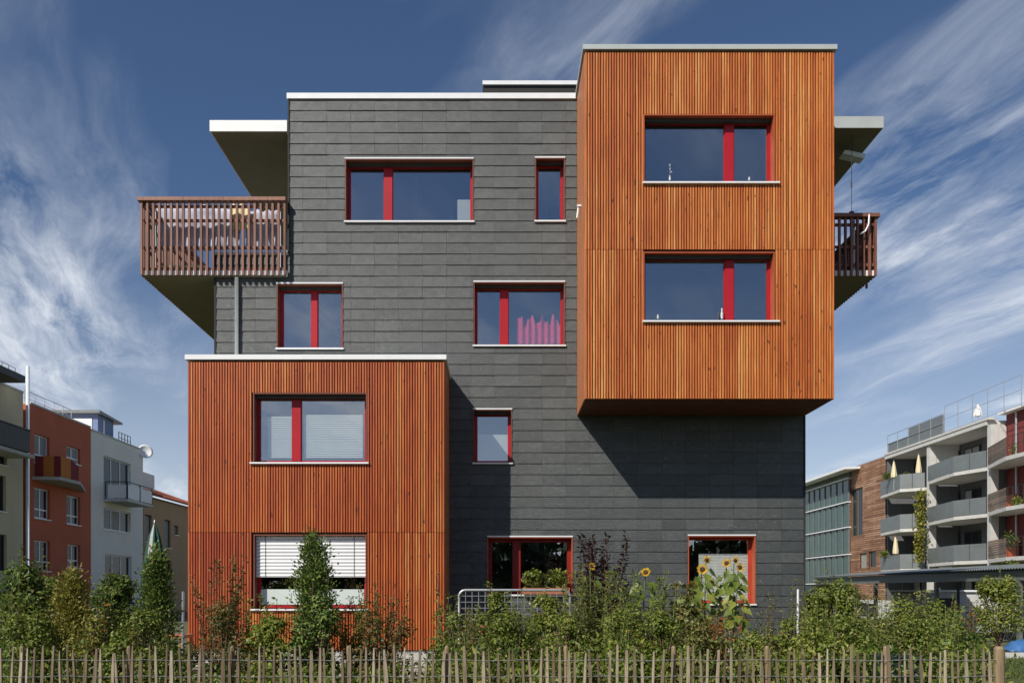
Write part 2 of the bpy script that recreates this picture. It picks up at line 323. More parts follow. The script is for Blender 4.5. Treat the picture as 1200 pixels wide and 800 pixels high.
def holed(mb, mf, a0, a1, b0, b1, holes, c0, c1):
    """slab over a x b with rectangular holes, thickness c0..c1, outer skin only"""
    A = sorted({a0, a1, *[min(max(h[i], a0), a1) for h in holes for i in (0, 1)]})
    B = sorted({b0, b1, *[min(max(h[i], b0), b1) for h in holes for i in (2, 3)]})
    na, nb = len(A)-1, len(B)-1
    def solid(i, j):
        if i < 0 or j < 0 or i >= na or j >= nb: return False
        x, y = (A[i]+A[i+1])/2, (B[j]+B[j+1])/2
        return not any(h[0] < x < h[1] and h[2] < y < h[3] for h in holes)
    for i in range(na):
        for j in range(nb):
            if not solid(i, j): continue
            p = [mf(A[i], B[j], c0), mf(A[i+1], B[j], c0), mf(A[i+1], B[j+1], c0), mf(A[i], B[j+1], c0),
                 mf(A[i], B[j], c1), mf(A[i+1], B[j], c1), mf(A[i+1], B[j+1], c1), mf(A[i], B[j+1], c1)]
            f = [(0,1,2,3), (7,6,5,4)]
            if not solid(i-1, j): f.append((0,3,7,4))
            if not solid(i+1, j): f.append((1,5,6,2))
            if not solid(i, j-1): f.append((0,4,5,1))
            if not solid(i, j+1): f.append((3,2,6,7))
            mb.add(p, f)
    return mb
def subtract(rect, holes):
    """rectangle minus rectangles -> list of rectangles"""
    out = [rect]
    for h in holes:
        nxt = []
        for (a0, a1, b0, b1) in out:
            if h[1] <= a0 or h[0] >= a1 or h[3] <= b0 or h[2] >= b1: nxt.append((a0, a1, b0, b1)); continue
            if h[2] > b0: nxt.append((a0, a1, b0, h[2]))
            if h[3] < b1: nxt.append((a0, a1, h[3], b1))
            m0, m1 = max(b0, h[2]), min(b1, h[3])
            if h[0] > a0: nxt.append((a0, h[0], m0, m1))
            if h[1] < a1: nxt.append((h[1], a1, m0, m1))
        out = nxt
    return out

# ------------------------------------------------------------------ ground
structure(MB().add([(-600,-600,0),(600,-600,0),(600,900,0),(-600,900,0)], [(0,1,2,3)]).build('ground', 'soil'))
structure(MB().add([(-9.5,-4.6,0.006),(-0.8,-4.6,0.006),(-0.8,-2.0,0.006),(-9.5,-2.0,0.006)], [(0,1,2,3)]).build('path', 'gravel'))

# ------------------------------------------------------------------ the apartment house
FB = -1.745                                   # front plane of the timber bays
XL, XR, XU, XM = -6.507, 7.036, -4.82, 1.804    # wall left, right, upper wall left, upper bay left
XB = -1.125                                   # ground bay right
TOP = 13.0; ZB2 = PZ(467, FB); ZT1 = 6.53
PAR = 9.36                                    # terrace parapet top
house = thing('apartment_house', 'grey slate apartment house with two projecting orange timber bays and corner balconies', 'apartment house', (0, 0, 0))
ORI[house.name] = Vector((0, 0, 0))
def rectpx(u0, u1, v0, v1, Y=0.0): return (PX(u0, Y), PX(u1, Y), PZ(v1, Y), PZ(v0, Y))
# windows on the wall: (rect, mullions px (centre,width), kind)
w_wall = {'w1': rectpx(404.5, 555, 187, 259.5), 'w2': rectpx(627, 662, 186, 259), 'w3': rectpx(324.5, 402, 333, 408),
          'w4': rectpx(555, 662, 331, 404.5), 'w5': rectpx(554.5, 600, 480, 542), 'w10': rectpx(571, 671, 629, 696), 'w11': rectpx(806, 885, 627.5, 707)}
w_up = {'w6': rectpx(754, 908, 134, 214, FB), 'w7': rectpx(754, 908, 295, 376, FB)}
w_low = {'w8': rectpx(296.5, 430, 460, 541.5, FB), 'w9': rectpx(297, 429.5, 626, 713, FB)}
mw = lambda a, b, c: (a, c, b)
# core of the walls (recessed behind the slates), floors and partitions inside
core = MB()
holes = list(w_wall.values()) + [(XM+0.3, XR-0.3, ZB2+0.3, TOP-0.4), (XL+0.3, XB-0.3, 0.5, ZT1-0.3)]
holed(core, mw, XL+0.03, XR-0.01, 0, TOP-0.16, holes + [(XL-1, XU+0.03, PAR-0.08, TOP+1)], 0.032, 0.36)
core.box(XL+0.03, XL+0.33, 0.36, 11, 0, 8.75); core.box(XU+0.03, XU+0.33, 0.36, 11, 8.75, TOP-0.16)
core.box(XR-0.31, XR-0.01, 0.36, 11, 0, TOP-0.16); core.box(XL+0.33, XR-0.31, 10.7, 11, 0, TOP-0.16)
core.box(XU+0.33, XR-0.31, 0.36, 10.7, TOP-0.5, TOP-0.25)
wall = core.build('wall', 'slate_core', house)
inn = MB()
for z in (0.55, 3.42, 6.28, 9.12): inn.box(XL+0.34, XR-0.32, 0.37, 10.69, z-0.3, z)
inn.box(XL+0.34, XR-0.32, 5.2, 5.3, 0.56, 12.4)
for x in (-2.2, 1.2, 3.2): inn.box(x, x+0.12, 2.6, 5.19, 0.56, 12.4)
for z in (6.28, 9.12): inn.box(XM+0.31, XR-0.31, FB+0.345, 0.365, z-0.3, z)
inn.box(XL+0.31, XB-0.31, FB+0.345, 0.365, 3.12, 3.42)
inn.build('room_partition', 'interior', house)
MB().box(XL+0.02, XR-0.02, -0.02, 0.03, 0.0, 0.28).build('plinth', 'concrete', house)

# slates: courses of 0.253 m, joints every 0.549 m, lower edge proud of the course below
PH, PW, PJ = 0.2529, 0.549, -0.642
def slate(mb, x0, x1, z0, z1, f0, f1):
    g = 0.0017; t0, t1 = 0.021, 0.006        # proud at the foot, thin at the head
    a, b = (t0+(t1-t0)*(z-f0)/(f1-f0) for z in (z0, z1)); zt = z1-0.001
    mb.hexa([(x0+g, -a, z0), (x1-g, -a, z0), (x1-g, 0.03, z0), (x0+g, 0.03, z0),
             (x0+g, -b, zt), (x1-g, -b, zt), (x1-g, 0.03, zt), (x0+g, 0.03, zt)])
shared = MB(); slate(shared, 0, PW, 0, PH, 0, PH)
sl_me = shared.mesh('slate_panel', 'slate')
rest = MB(); count = 0
wall_holes = [(a-0.005, b+0.005, c-0.005, d+0.005) for a, b, c, d in w_wall.values()]
blocked = wall_holes + [(XM, XR+1, ZB2, TOP+1), (XL-1, XB, -1, ZT1), (XL-1, XU, PAR-0.06, TOP+1)]
row = 0
while True:
    z1 = TOP - 0.13 - row*PH; z0 = z1 - PH; row += 1
    if z1 < 0.28: break
    k0 = math.floor((XL-PJ)/PW)
    for k in range(k0, k0+27):
        x0 = PJ + k*PW; x1 = x0+PW
        cx0, cx1, cz0 = max(x0, XL), min(x1, XR), max(z0, 0.28)
        if cx1-cx0 < 0.01: continue
        parts = subtract((cx0, cx1, cz0, z1), blocked)
        whole = len(parts) == 1 and abs((parts[0][1]-parts[0][0])-PW) < 1e-4 and abs((parts[0][3]-parts[0][2])-PH) < 1e-4
        if whole and count < 300 and row > 0:
            inst('slate_panel', sl_me, wall, (x0, random.uniform(-0.003, 0.003), z0), (0, random.uniform(-.003, .003), random.uniform(-.003, .003))); count += 1
        else:
            for p in parts:
                if p[1]-p[0] > 0.004 and p[3]-p[2] > 0.004: slate(rest, *p, z0, z1)
rest.build('slate_panel', 'slate', wall, kind='stuff')
MB().box(XL-0.012, XL+0.028, -0.030, 0.06, ZT1, PAR-0.06).build('corner_trim', 'slate_core', house)
MB().box(XU-0.012, XU+0.028, -0.030, 0.06, PAR, TOP-0.13).build('corner_trim', 'slate_core', house)
MB().box(XR-0.03, XR+0.010, -0.030, 0.06, 0.28, ZB2).build('corner_trim', 'slate_core', house)
MB().box(XL-0.03, XU-0.01, -0.05, 0.40, PAR-0.06, PAR).build('parapet_cap', 'white_metal', house, label='short white cap on the terrace parapet')
MB().box(XU-0.03, XM-0.01, -0.05, 0.40, TOP-0.125, TOP).build('parapet_cap', 'white_metal', house)
# set-back roof structure
rb = MB().box(PX(567, 3), PX(690, 3), 3, 7, TOP-0.3, PZ(99, 3)).build('roof_hut', 'slate_core', house)
for i in range(4):
    pass
MB().box(PX(565.5, 2.94), PX(691, 2.94), 2.94, 7.05, PZ(99, 2.94), PZ(94.5, 2.94)).build('hut_cap', 'white_metal', rb)

# timber bays
def bay(x0, x1, z0, z1, wins, joints, mat, name, label):
    c = MB(); holed(c, mw, x0+0.03, x1-0.03, z0+0.06, z1-0.16, list(wins.values()), FB+0.043, FB+0.34)
    c.box(x0+0.03, x0+0.25, FB+0.34, 0.03, z0+0.06, z1-0.16); c.box(x1-0.25, x1-0.03, FB+0.34, 0.03, z0+0.06, z1-0.16)
    c.box(x0+0.25, x1-0.25, FB+0.34, 0.03, z0+0.06, z0+0.28); c.box(x0+0.25, x1-0.25, FB+0.34, 0.03, z1-0.35, z1-0.18)
    b = c.build(name, 'timber_core', house, label=label)
    n = round((x1-x0)/0.0563); p = (x1-x0)/n; out = []
    hs = [(a-0.006, b_+0.006, c_-0.006, d+0.006) for a, b_, c_, d in wins.values()]
    lv = [z0] + [j for j in joints] + [z1-0.135]
    for i in range(n):
        xa, xb_ = x0+i*p+0.011, x0+(i+1)*p-0.011
        for a, bb in zip(lv[:-1], lv[1:]):
            mid = (xa+xb_)/2
            segs = [(a+0.004, bb-0.004)]
            for h in hs:
                if h[0]-0.004 < mid < h[1]+0.004:
                    s2 = []
                    for (q0, q1) in segs:
                        if h[3] <= q0 or h[2] >= q1: s2.append((q0, q1)); continue
                        if h[2]-q0 > 0.06: s2.append((q0, h[2]))
                        if q1-h[3] > 0.06: s2.append((h[3], q1))
                    segs = s2
            for q0, q1 in segs: out.append((xa, xb_, q0, q1, 'larch_red' if mat == 'larch_deep' and q1 < 2.9 and mid < -4.95 else mat, b))
    return b, out
bayU, s1 = bay(XM, XR, ZB2, TOP, w_up, [PZ(292.3, FB)], 'larch', 'timber_bay', 'upper timber bay two storeys tall that overhangs the wall')
bayL, s2 = bay(XL, XB, 0.36, ZT1, w_low, [PZ(623.5, FB)], 'larch_deep', 'timber_bay', 'lower timber bay standing at the left on the ground')
allslats = sorted(s1+s2, key=lambda s: -(s[3]-s[2]))
cache = {}
restU, restL = MB(), MB()
for i, (xa, xb_, q0, q1, mt, b) in enumerate(allslats):
    if i < 300:
        key = (mt, round(q1-q0, 3), round(xb_-xa, 4))
        if key not in cache: cache[key] = MB().box(-key[2]/2, key[2]/2, 0, 0.04, 0, key[1]).mesh('slat', mt)
        inst('slat', cache[key], b, ((xa+xb_)/2, FB+random.uniform(-0.002, 0.002), q0))
    else: (restU if b is bayU else restL).box(xa, xb_, FB, FB+0.04, q0, q1)
if restU.v: restU.build('slat', 'larch', bayU, kind='stuff')
if restL.v: restL.build('slat', 'larch_deep', bayL, kind='stuff')
for (b, x0, x1, z0, z1) in ((bayU, XM, XR, ZB2, TOP), (bayL, XL, XB, 0.36, ZT1)):
    nb = 16; me = MB().box(0, 0.029, 0, (-0.066-FB)/nb-0.003, 0, z1-0.13-z0).mesh('side_board', 'larch_board')
    for xs in (x0, x1-0.029):
        for k in range(nb): inst('side_board', me, b, (xs, FB+0.042+k*(-0.066-FB)/nb, z0))
    MB().box(x0-0.04, x1+0.04, FB-0.045, -0.03 if b is bayL else 0.4, z1-0.10, z1).build('roof_cap', 'white_metal' if b is bayL else 'grey_cap', b)
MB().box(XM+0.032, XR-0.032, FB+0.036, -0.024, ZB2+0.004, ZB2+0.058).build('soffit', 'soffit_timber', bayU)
MB().box(XL+0.02, XB-0.02, FB+0.05, -0.03, 0.0, 0.35).build('bay_plinth', 'concrete', bayL)

# windows
def ring(mb, mf, a0, a1, b0, b1, w, c0, c1):
    mb.mbox(mf, a0, a1, b0, b0+w, c0, c1); mb.mbox(mf, a0, a1, b1-w, b1, c0, c1)
    mb.mbox(mf, a0, a0+w, b0+w, b1-w, c0, c1); mb.mbox(mf, a1-w, a1, b0+w, b1-w, c0, c1)
DEP = 0.235
def window(rect, Y, mull, lintel=True, reveal='brown_reveal', sillx=(0.02, 0.02), label=None, fw=0.045, proud=0.028, fm='red_frame'):
    a0, a1, b0, b1 = rect; mf = lambda a, b, c: (a, Y+c, b)
    f = MB(); ring(f, mf, a0+0.024, a1-0.024, b0+0.012, b1-0.024, fw, DEP, DEP+0.08)
    edges = [a0+0.024+fw]
    for (uc, wd) in mull:
        x = PX(uc, Y+DEP); f.mbox(mf, x-wd/2, x+wd/2, b0+0.012+fw, b1-0.024-fw, DEP-0.012, DEP+0.07); edges += [x-wd/2, x+wd/2]
    edges.append(a1-0.024-fw)
    win = f.build('window', fm, house, label=label)
    for i in range(0, len(edges), 2):
        e0, e1 = edges[i], edges[i+1]
        s = MB(); ring(s, mf, e0, e1, b0+0.012+fw, b1-0.024-fw, 0.016, DEP+0.015, DEP+0.06)
        s.build('sash', fm, win)
        MB().mbox(mf, e0+0.016, e1-0.016, b0+0.028+fw, b1-0.040-fw, DEP+0.034, DEP+0.046).build('pane', 'glazing', win)
    rv = MB(); pf = -proud if lintel else 0.002
    rv.mbox(mf, a0, a0+0.022, b0, b1-0.022, pf, DEP+0.06); rv.mbox(mf, a1-0.022, a1, b0, b1-0.022, pf, DEP+0.06)
    rv.mbox(mf, a0, a1, b1-0.022, b1, pf, DEP+0.06)
    rv.build('reveal', reveal, win)
    if lintel: MB().mbox(mf, a0-0.005, a1+0.005, b1+0.001, b1+0.030, -0.042, 0.02).build('lintel', 'white_metal', win)
    MB().mbox(mf, a0-sillx[0], a1+sillx[1], b0-0.034, b0-0.001, -0.060, DEP+0.05).build('sill', 'white_metal', win)
    return win
win = {}
win['w1'] = window(w_wall['w1'], 0, [(455, 0.19)])
win['w2'] = window(w_wall['w2'], 0, [], fw=0.05)
win['w3'] = window(w_wall['w3'], 0, [(368.5, 0.14)])
win['w4'] = window(w_wall['w4'], 0, [(591, 0.18)], label='window with a pink curtain behind the right pane')
win['w5'] = window(w_wall['w5'], 0, [], fw=0.055)
win['w10'] = window(w_wall['w10'], 0, [(605.5, 0.17)], fw=0.07, reveal='orange_reveal', fm='red_shaded', label='ground floor window with a planter on the sill')
win['w11'] = window(w_wall['w11'], 0, [], reveal='orange_reveal', fm='red_orange', label='ground floor window behind the sunflowers')
win['w6'] = window(w_up['w6'], FB, [(854.5, 0.19)], False, 'orange_reveal', (0.02, 0.09))
win['w7'] = window(w_up['w7'], FB, [(854.5, 0.19)], False, 'orange_reveal', (0.02, 0.09))
win['w8'] = window(w_low['w8'], FB, [(347.5, 0.18)], False, 'brown_reveal', (0.06, 0.04))
win['w9'] = window(w_low['w9'], FB, [], False, 'brown_reveal', (0.06, 0.04), label='ground floor bay window with a half lowered white blind')
for k in ('w1', 'w2', 'w3', 'w4', 'w5'):  # dark strip added under each wall window head in place of deep shade
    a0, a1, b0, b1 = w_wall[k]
    MB().box(a0+0.023, a1-0.023, 0.11, DEP-0.016, b1-0.075, b1-0.0235).build('head_shade', 'dark_metal', win[k])
for k in ('w6', 'w7', 'w8'):               # dark strip standing in for deep shade under the bay window heads
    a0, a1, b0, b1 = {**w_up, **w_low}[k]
    MB().box(a0+0.023, a1-0.023, FB+0.12, FB+DEP-0.015, b1-0.085, b1-0.0235).build('head_shade', 'dark_metal', win[k])
# blinds and curtains
def hblind(w, x0, x1, z0, z1, y, pitch, name='blind', mat='blind_white'):
    n = int((z1-z0)/pitch); mb = MB()
    for i in range(n):
        z = z0+i*pitch; mb.hexa([(x0,y,z),(x1,y,z),(x1,y+0.004,z),(x0,y+0.004,z),(x0,y+0.016,z+pitch*0.96),(x1,y+0.016,z+pitch*0.96),(x1,y+0.02,z+pitch*0.96),(x0,y+0.02,z+pitch*0.96)])
    return mb.build(name, mat, w)
a0, a1, b0, b1 = w_low['w8']; yb = FB+0.33
hblind(win['w8'], PX(314, yb), PX(342, yb), PZ(536, yb), PZ(486, yb), yb, 0.04, mat='blind_grey'); hblind(win['w8'], PX(356, yb), PX(425, yb), PZ(536, yb), PZ(485, yb), yb, 0.04, mat='blind_grey')
yb = 0.325; hblind(win['w11'], PX(819, yb), PX(877, yb), PZ(706, yb), PZ(648, yb), yb, 0.036)
MB().box(PX(558, 0.4), PX(598, 0.4), 0.40, 0.41, PZ(541, 0.4), PZ(509, 0.4)).build('roller_blind', 'blind_grey', win['w5'])
MB().box(PX(536, 0.42), PX(552, 0.42), 0.42, 0.43, PZ(258, 0.42), PZ(234, 0.42)).build('paper_screen', 'blind_grey', win['w1'])
# exterior venetian blind of the ground bay window
a0, a1, b0, b1 = w_low['w9']; zb = PZ(676, FB+0.1); pitch = 0.073
blade = MB().add([(-(a1-a0)/2+0.03, y, z) for y, z in ((0, -0.034), (-0.014, 0.0), (-0.004, 0.034))] + [((a1-a0)/2-0.03, y, z) for y, z in ((0, -0.034), (-0.014, 0.0), (-0.004, 0.034))],
        [(0, 3, 4, 1), (1, 4, 5, 2)]).mesh('blind_slat', 'white_metal')
z = zb
while z < b1-0.05:
    inst('blind_slat', blade, win['w9'], ((a0+a1)/2, FB+0.12, z+0.036), (random.uniform(-0.04, 0.04), 0, 0)); z += pitch
MB().tube([(PX(311, FB+0.1), FB+0.10, zb), (PX(311, FB+0.1), FB+0.10, b1-0.03)], 0.005, 4).tube([(PX(415, FB+0.1), FB+0.10, zb), (PX(415, FB+0.1), FB+0.10, b1-0.03)], 0.005, 4).build('blind_cord', 'dark_metal', win['w9'])
MB().box(a0+0.09, a1-0.09, FB+DEP+0.01, FB+DEP+0.022, PZ(708, FB+0.2), PZ(690, FB+0.2)).build('frosted_panel', 'frost', win['w9'])
# pink curtain, waving
cu = MB(); xs = np.linspace(PX(606, 0.5), PX(658, 0.5), 60); zt = []
for i, x in enumerate(xs):
    y = 0.45+0.05*math.sin(i*0.75); top = PZ(376, 0.5)+0.10*math.sin(i*0.42)+0.06*math.sin(i*0.95+1)
    cu.v += [(x, y, PZ(404, 0.5)), (x, y, top)]
cu.f = [(2*i, 2*i+2, 2*i+3, 2*i+1) for i in range(59)]
cu.build('curtain', 'pink_cloth', win['w4'])

# canopies
def canopy(x0, x1, y0, y1, z0, z1, label, mat='canopy_white'):
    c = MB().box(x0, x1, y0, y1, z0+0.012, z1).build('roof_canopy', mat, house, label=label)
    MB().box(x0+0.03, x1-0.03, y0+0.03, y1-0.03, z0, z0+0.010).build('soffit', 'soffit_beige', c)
canopy(PX(246), XU-0.03, -0.02, 6.5, PZ(155), PZ(141.5), 'white flat canopy over the left balcony')
canopy(XR+0.02, PX(1035, -.1), -0.12, 5.0, PZ(151, -.1), PZ(137, -.1), 'pale grey flat canopy over the right balcony', 'grey_cap')

# balconies
def balcony(x0, x1, yf, y1, zs, zt, side, rails, posts, label, pitch=0.1365):
    """slab from yf back to y1, balusters along the front and along one side"""
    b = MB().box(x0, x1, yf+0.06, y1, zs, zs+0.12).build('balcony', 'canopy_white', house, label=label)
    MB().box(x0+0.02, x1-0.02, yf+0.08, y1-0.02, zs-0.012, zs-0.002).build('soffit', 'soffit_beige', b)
    ht = zt-0.085-(zs-0.02)
    me = MB().box(-0.024, 0.024, 0, 0.058, 0, ht).mesh('baluster', 'balcony_timber')
    me2 = MB().box(0, 0.058, -0.024, 0.024, 0, ht).mesh('baluster', 'balcony_timber')
    n = round((x1-x0)/pitch)
    for i in range(n+1):
        inst('baluster', me, b, (x0+0.03+(x1-x0-0.06)*i/n, yf-0.004, zs-0.02))
    m_ = int((y1-yf)/pitch)
    xs_ = x0-0.004 if side < 0 else x1-0.054
    for i in range(1, m_+1): inst('baluster', me2, b, (xs_, yf+i*pitch, zs-0.02))
    for v in rails:
        z = PZ(v, yf)
        MB().box(x0+0.06, x1-0.003, yf+0.055, yf+0.10, z-0.03, z+0.03).build('rail', 'balcony_timber', b)
        sx0 = x0+0.055 if side < 0 else x1-0.10
        MB().box(sx0, sx0+0.045, yf+0.12, y1, z-0.03, z+0.03).build('rail', 'balcony_timber', b)
    t = MB().box(x0-0.05, x1+(0.0 if side < 0 else 0.05), yf-0.05, yf+0.13, zt-0.08, zt)
    sx0 = x0-0.05 if side < 0 else x1-0.13
    t.box(sx0, sx0+0.18, yf+0.13, y1, zt-0.08, zt).build('handrail', 'balcony_timber', b)
    for u in posts:
        MB().box(PX(u, yf+0.12)-0.018, PX(u, yf+0.12)+0.018, yf+0.115, yf+0.15, zs+0.12, zt-0.09).build('post', 'white_metal', b)
    return b
balL = balcony(PX(164, -.19), XU-0.015, -0.19, 5.6, 8.80, PZ(231.5, -.19), -1, (240.5, 257, 289, 314), (181.5, 328), 'left corner balcony with brown timber balusters')
balR = balcony(XR+0.03, PX(1028, -.15), -0.15, 4.6, 8.80, PZ(250.5, -.15), 1, (262, 288, 309), (1001,), 'right corner balcony with brown timber balusters', 0.14)
dx = PX(277, -0.1)
MB().tube([(dx, -0.09, 8.76), (dx, -0.09, ZT1+0.0)], 0.042, 10).tube([(dx, -0.06, 8.2), (dx, 0.0, 8.2)], 0.012, 6).tube([(dx, -0.06, 7.0), (dx, 0.0, 7.0)], 0.012, 6).build('downpipe', 'pale_pipe', house, smooth=True)
zq = PZ(244, -1)
MB().box(XM-0.09, XM-0.002, -1.05, -0.97, zq+0.02, zq+0.06).tube([(XM-0.06, -1.01, zq+0.03), (XM-0.09, -1.01, zq-0.22)], 0.022, 6).build('wall_hook', 'white_metal', house)

# things on the balconies
def drape(pts, name, label, cat, mat, thick=0.012, nz=8, amp=0.03, group=None):
    """hanging cloth: list of (x, y) stations with top and bottom z"""
    mb = MB(); n = len(pts)
    for k in range(nz+1):
        f = k/nz
        for i, (x, y, zt_, zb_) in enumerate(pts): mb.v.append((x+0.01*math.sin(i*2.1+k), y+amp*math.sin(i*1.3+0.4*k)*(0.3+f), zt_+(zb_-zt_)*f))
    for k in range(nz):
        for i in range(n-1): mb.f.append((k*n+i, k*n+i+1, (k+1)*n+i+1, (k+1)*n+i))
    o = mb.build_top(name, mat, label, cat, (pts[0][0], pts[0][1], min(p[3] for p in pts)), group, True)
    md = o.modifiers.new('thick', 'SOLIDIFY'); md.thickness = thick; return o
def st(u0, u1, Y, vt, vb, n=14): return [(PX(u0+(u1-u0)*i/(n-1), Y), Y, PZ(vt, Y)+0.03*math.sin(i*1.9), PZ(vb, Y)) for i in range(n)]
drape(st(183, 252, 0.35, 241, 294, 22), 'privacy_cloth', 'grey lilac cloth hung behind the left half of the left balcony railing', 'cloth', 'lilac_cloth')
drape(st(252, 282, 0.32, 244, 293, 12), 'privacy_cloth', 'narrow grey lilac cloth hung beside the cream towel on the left balcony', 'cloth', 'lilac_cloth')
drape(st(270, 293, 0.16, 240, 269, 8), 'towel', 'cream towel hung over the left balcony railing', 'towel', 'cream_cloth')
drape(st(288, 326, 0.30, 247, 293, 12), 'privacy_cloth', 'grey lilac cloth hung at the wall end of the left balcony', 'cloth', 'lilac_cloth')
px = thing('planter_box', 'long wooden planter box on the floor of the left balcony', 'planter', (PX(215, 1), 1.0, 8.92))
MB().box(PX(183, 1), PX(247, 1), 0.7, 1.2, 8.93, 9.28).build('box', 'grey_board', px)
MB().box(PX(182, 1)-0.02, PX(247, 1)+0.02, 0.68, 1.22, 9.285, 9.33).build('rim', 'cream_cloth', px)
def chair(x, y, z, rot, label, name='garden_chair', mat='balcony_timber', group=None):
    t = thing(name, label, 'chair', (x, y, z), group); c, s = math.cos(rot), math.sin(rot)
    mf = lambda a, b, c_: (x+a*c-c_*s, y+a*s+c_*c, z+b)
    MB().mbox(mf, -.24, .24, .42, .46, -.24, .24).build('seat', mat, t)
    MB().mbox(mf, -.24, .24, .50, .95, .22, .26).build('backrest', mat, t)
    for a in (-.21, .21):
        for q in (-.21, .21): MB().mbox(mf, a-.02, a+.02, 0, .42, q-.02, q+.02).build('leg', mat, t)
    return t
chair(PX(1000, 1.2), 1.2, 8.925, 0.4, 'dark timber chair on the right corner balcony')
# lamp and hanging wire under the right canopy
lx, lz, ly = PX(1000, .7), PZ(184, .7), .7
lamp = thing('canopy_floodlight', 'small grey floodlight hung under the right roof canopy', 'lamp', (lx, ly, PZ(151, -.1)))
MB().tube([(lx-.10, ly, PZ(151, -.1)), (lx-.10, ly, lz+.06)], 0.02, 6).build('arm', 'galvanised', lamp)
MB().hexa([(lx-.30,ly-.13,lz+.02),(lx+.20,ly-.13,lz-.10),(lx+.20,ly+.13,lz-.10),(lx-.30,ly+.13,lz+.02),(lx-.24,ly-.1,lz+.12),(lx+.26,ly-.1,lz+.02),(lx+.26,ly+.1,lz+.02),(lx-.24,ly+.1,lz+.12)]).build('housing', 'pale_pipe', lamp)
wx = PX(998, 0.3); wi = thing('wind_chime', 'thin wind chime hanging on a wire below the right canopy', 'wind chime', (wx, 0.3, PZ(151, .3)))
MB().tube([(wx, .3, PZ(151, -.1)), (wx, .3, PZ(247, .3))], 0.006, 4).build('wire', 'dark_metal', wi)
MB().tube([(wx, .3, PZ(212, .3)), (wx, .3, PZ(220, .3))], 0.018, 6).build('tube', 'white_metal', wi)
MB().lathe([(0.0, 0), (0.05, .03), (0.06, .07), (0.0, .1)], (wx, .3, PZ(247, .3)-.1), 8).build('weight', 'dark_metal', wi)
rp = [(PX(1020, -.3), -.24, PZ(250, -.3)), (PX(1019, -.3), -.25, PZ(262, -.3)), (PX(1015, -.3), -.25, PZ(270, -.3)), (PX(1009, -.3), -.24, PZ(273, -.3))]
MB().tube(rp, 0.018, 6).build_top('rope', 'white_metal', 'white rope end looped over the right balcony railing', 'rope', rp[0])
# ornaments on sills behind the panes
def ornament(u, v, Y, r, h, label, mat='blind_grey', name='ornament'):
    x = PX(u, Y); z = PZ(v, Y)
    MB().lathe([(r*.5, 0), (r, h*.25), (r*.9, h*.5), (r*.4, h*.75), (r*.5, h)], (x, Y, z), 8).build_top(name, mat, label, 'ornament', (x, Y, z), None, True)
Yw = FB+DEP-0.03
for u, v, h, lab in ((785, 211.5, .10, 'small white figurine standing on the sill of the topmost bay window'), (878, 211.5, .07, 'small white cup on the sill of the topmost bay window near its right end'),
                (771, 373.5, .09, 'white box shaped vase on the left end of the lower sill of the upper bay'), (846, 373.5, .22, 'slim pale vase beside the red mullion of the lower window in the upper bay')):
    ornament(u, v, Yw-.05, 0.026 if h < .2 else .03, h, lab, 'blind_grey')
sx_ = PX(785, Yw)
orn = MB()
for k, (dx_, dz_) in enumerate(((0.0, .22), (.03, .16), (-.01, .30))): orn.lathe([(0, -.018), (.018, 0), (0, .018)], (sx_+dx_, Yw-.02, PZ(211, Yw)+dz_), 6)
orn.tube([(sx_, Yw-.02, PZ(211, Yw)+.12), (sx_, Yw-.02, PZ(211, Yw)+.34)], .003, 3)
orn.build_top('bead_string', 'white_metal', 'string of three white beads hung in the topmost bay window', 'ornament', (sx_, Yw-.02, PZ(211, Yw)))

# ------------------------------------------------------------------ foliage tools
def leaves_obj(name, mat, parent, C, D, Nn, ln, wd, label=None, kind=None, top=None):
    """one mesh of folded leaves: centres C, axes D, normals Nn"""
    n = len(C)
    D = D/np.linalg.norm(D, axis=1, keepdims=True); S = np.cross(D, Nn); S /= (np.linalg.norm(S, axis=1, keepdims=True)+1e-9); Nn = np.cross(S, D)
    l = ln[:, None]; w = wd[:, None]
    v = np.empty((n, 4, 3)); v[:, 0] = C; v[:, 1] = C+D*l*.45+S*w*.5+Nn*w*.18; v[:, 2] = C+D*l-Nn*l*.12; v[:, 3] = C+D*l*.45-S*w*.5+Nn*w*.18
    off = np.array(ORI[parent.name]) if parent is not None else (np.array(top[2]) if top else np.zeros(3))
    v = (v-off).reshape(-1, 3)
    me = bpy.data.meshes.new(name); me.vertices.add(4*n); me.vertices.foreach_set('co', v.ravel())
    me.loops.add(6*n); me.polygons.add(2*n)
    b = np.arange(n)[:, None]*4; idx = np.concatenate([b+0, b+1, b+2, b+0, b+2, b+3], axis=1).ravel()
    me.loops.foreach_set('vertex_index', idx); me.polygons.foreach_set('loop_start', np.arange(2*n)*3); 
    me.materials.append(MATS[mat]); me.update(calc_edges=True); me.validate()
    o = bpy.data.objects.new(name, me); COL.objects.link(o)
    if parent is not None: o.parent = parent; ORI[o.name] = Vector(off)
    else: o.location = Vector(off); ORI[o.name] = Vector(off)
    return tag(o, label, None, None, kind)
def unit(n):
    d = rng.normal(size=(n, 3)); return d/np.linalg.norm(d, axis=1, keepdims=True)
def place(u, D): return ((u-584)*D/1000, D-CAMD)
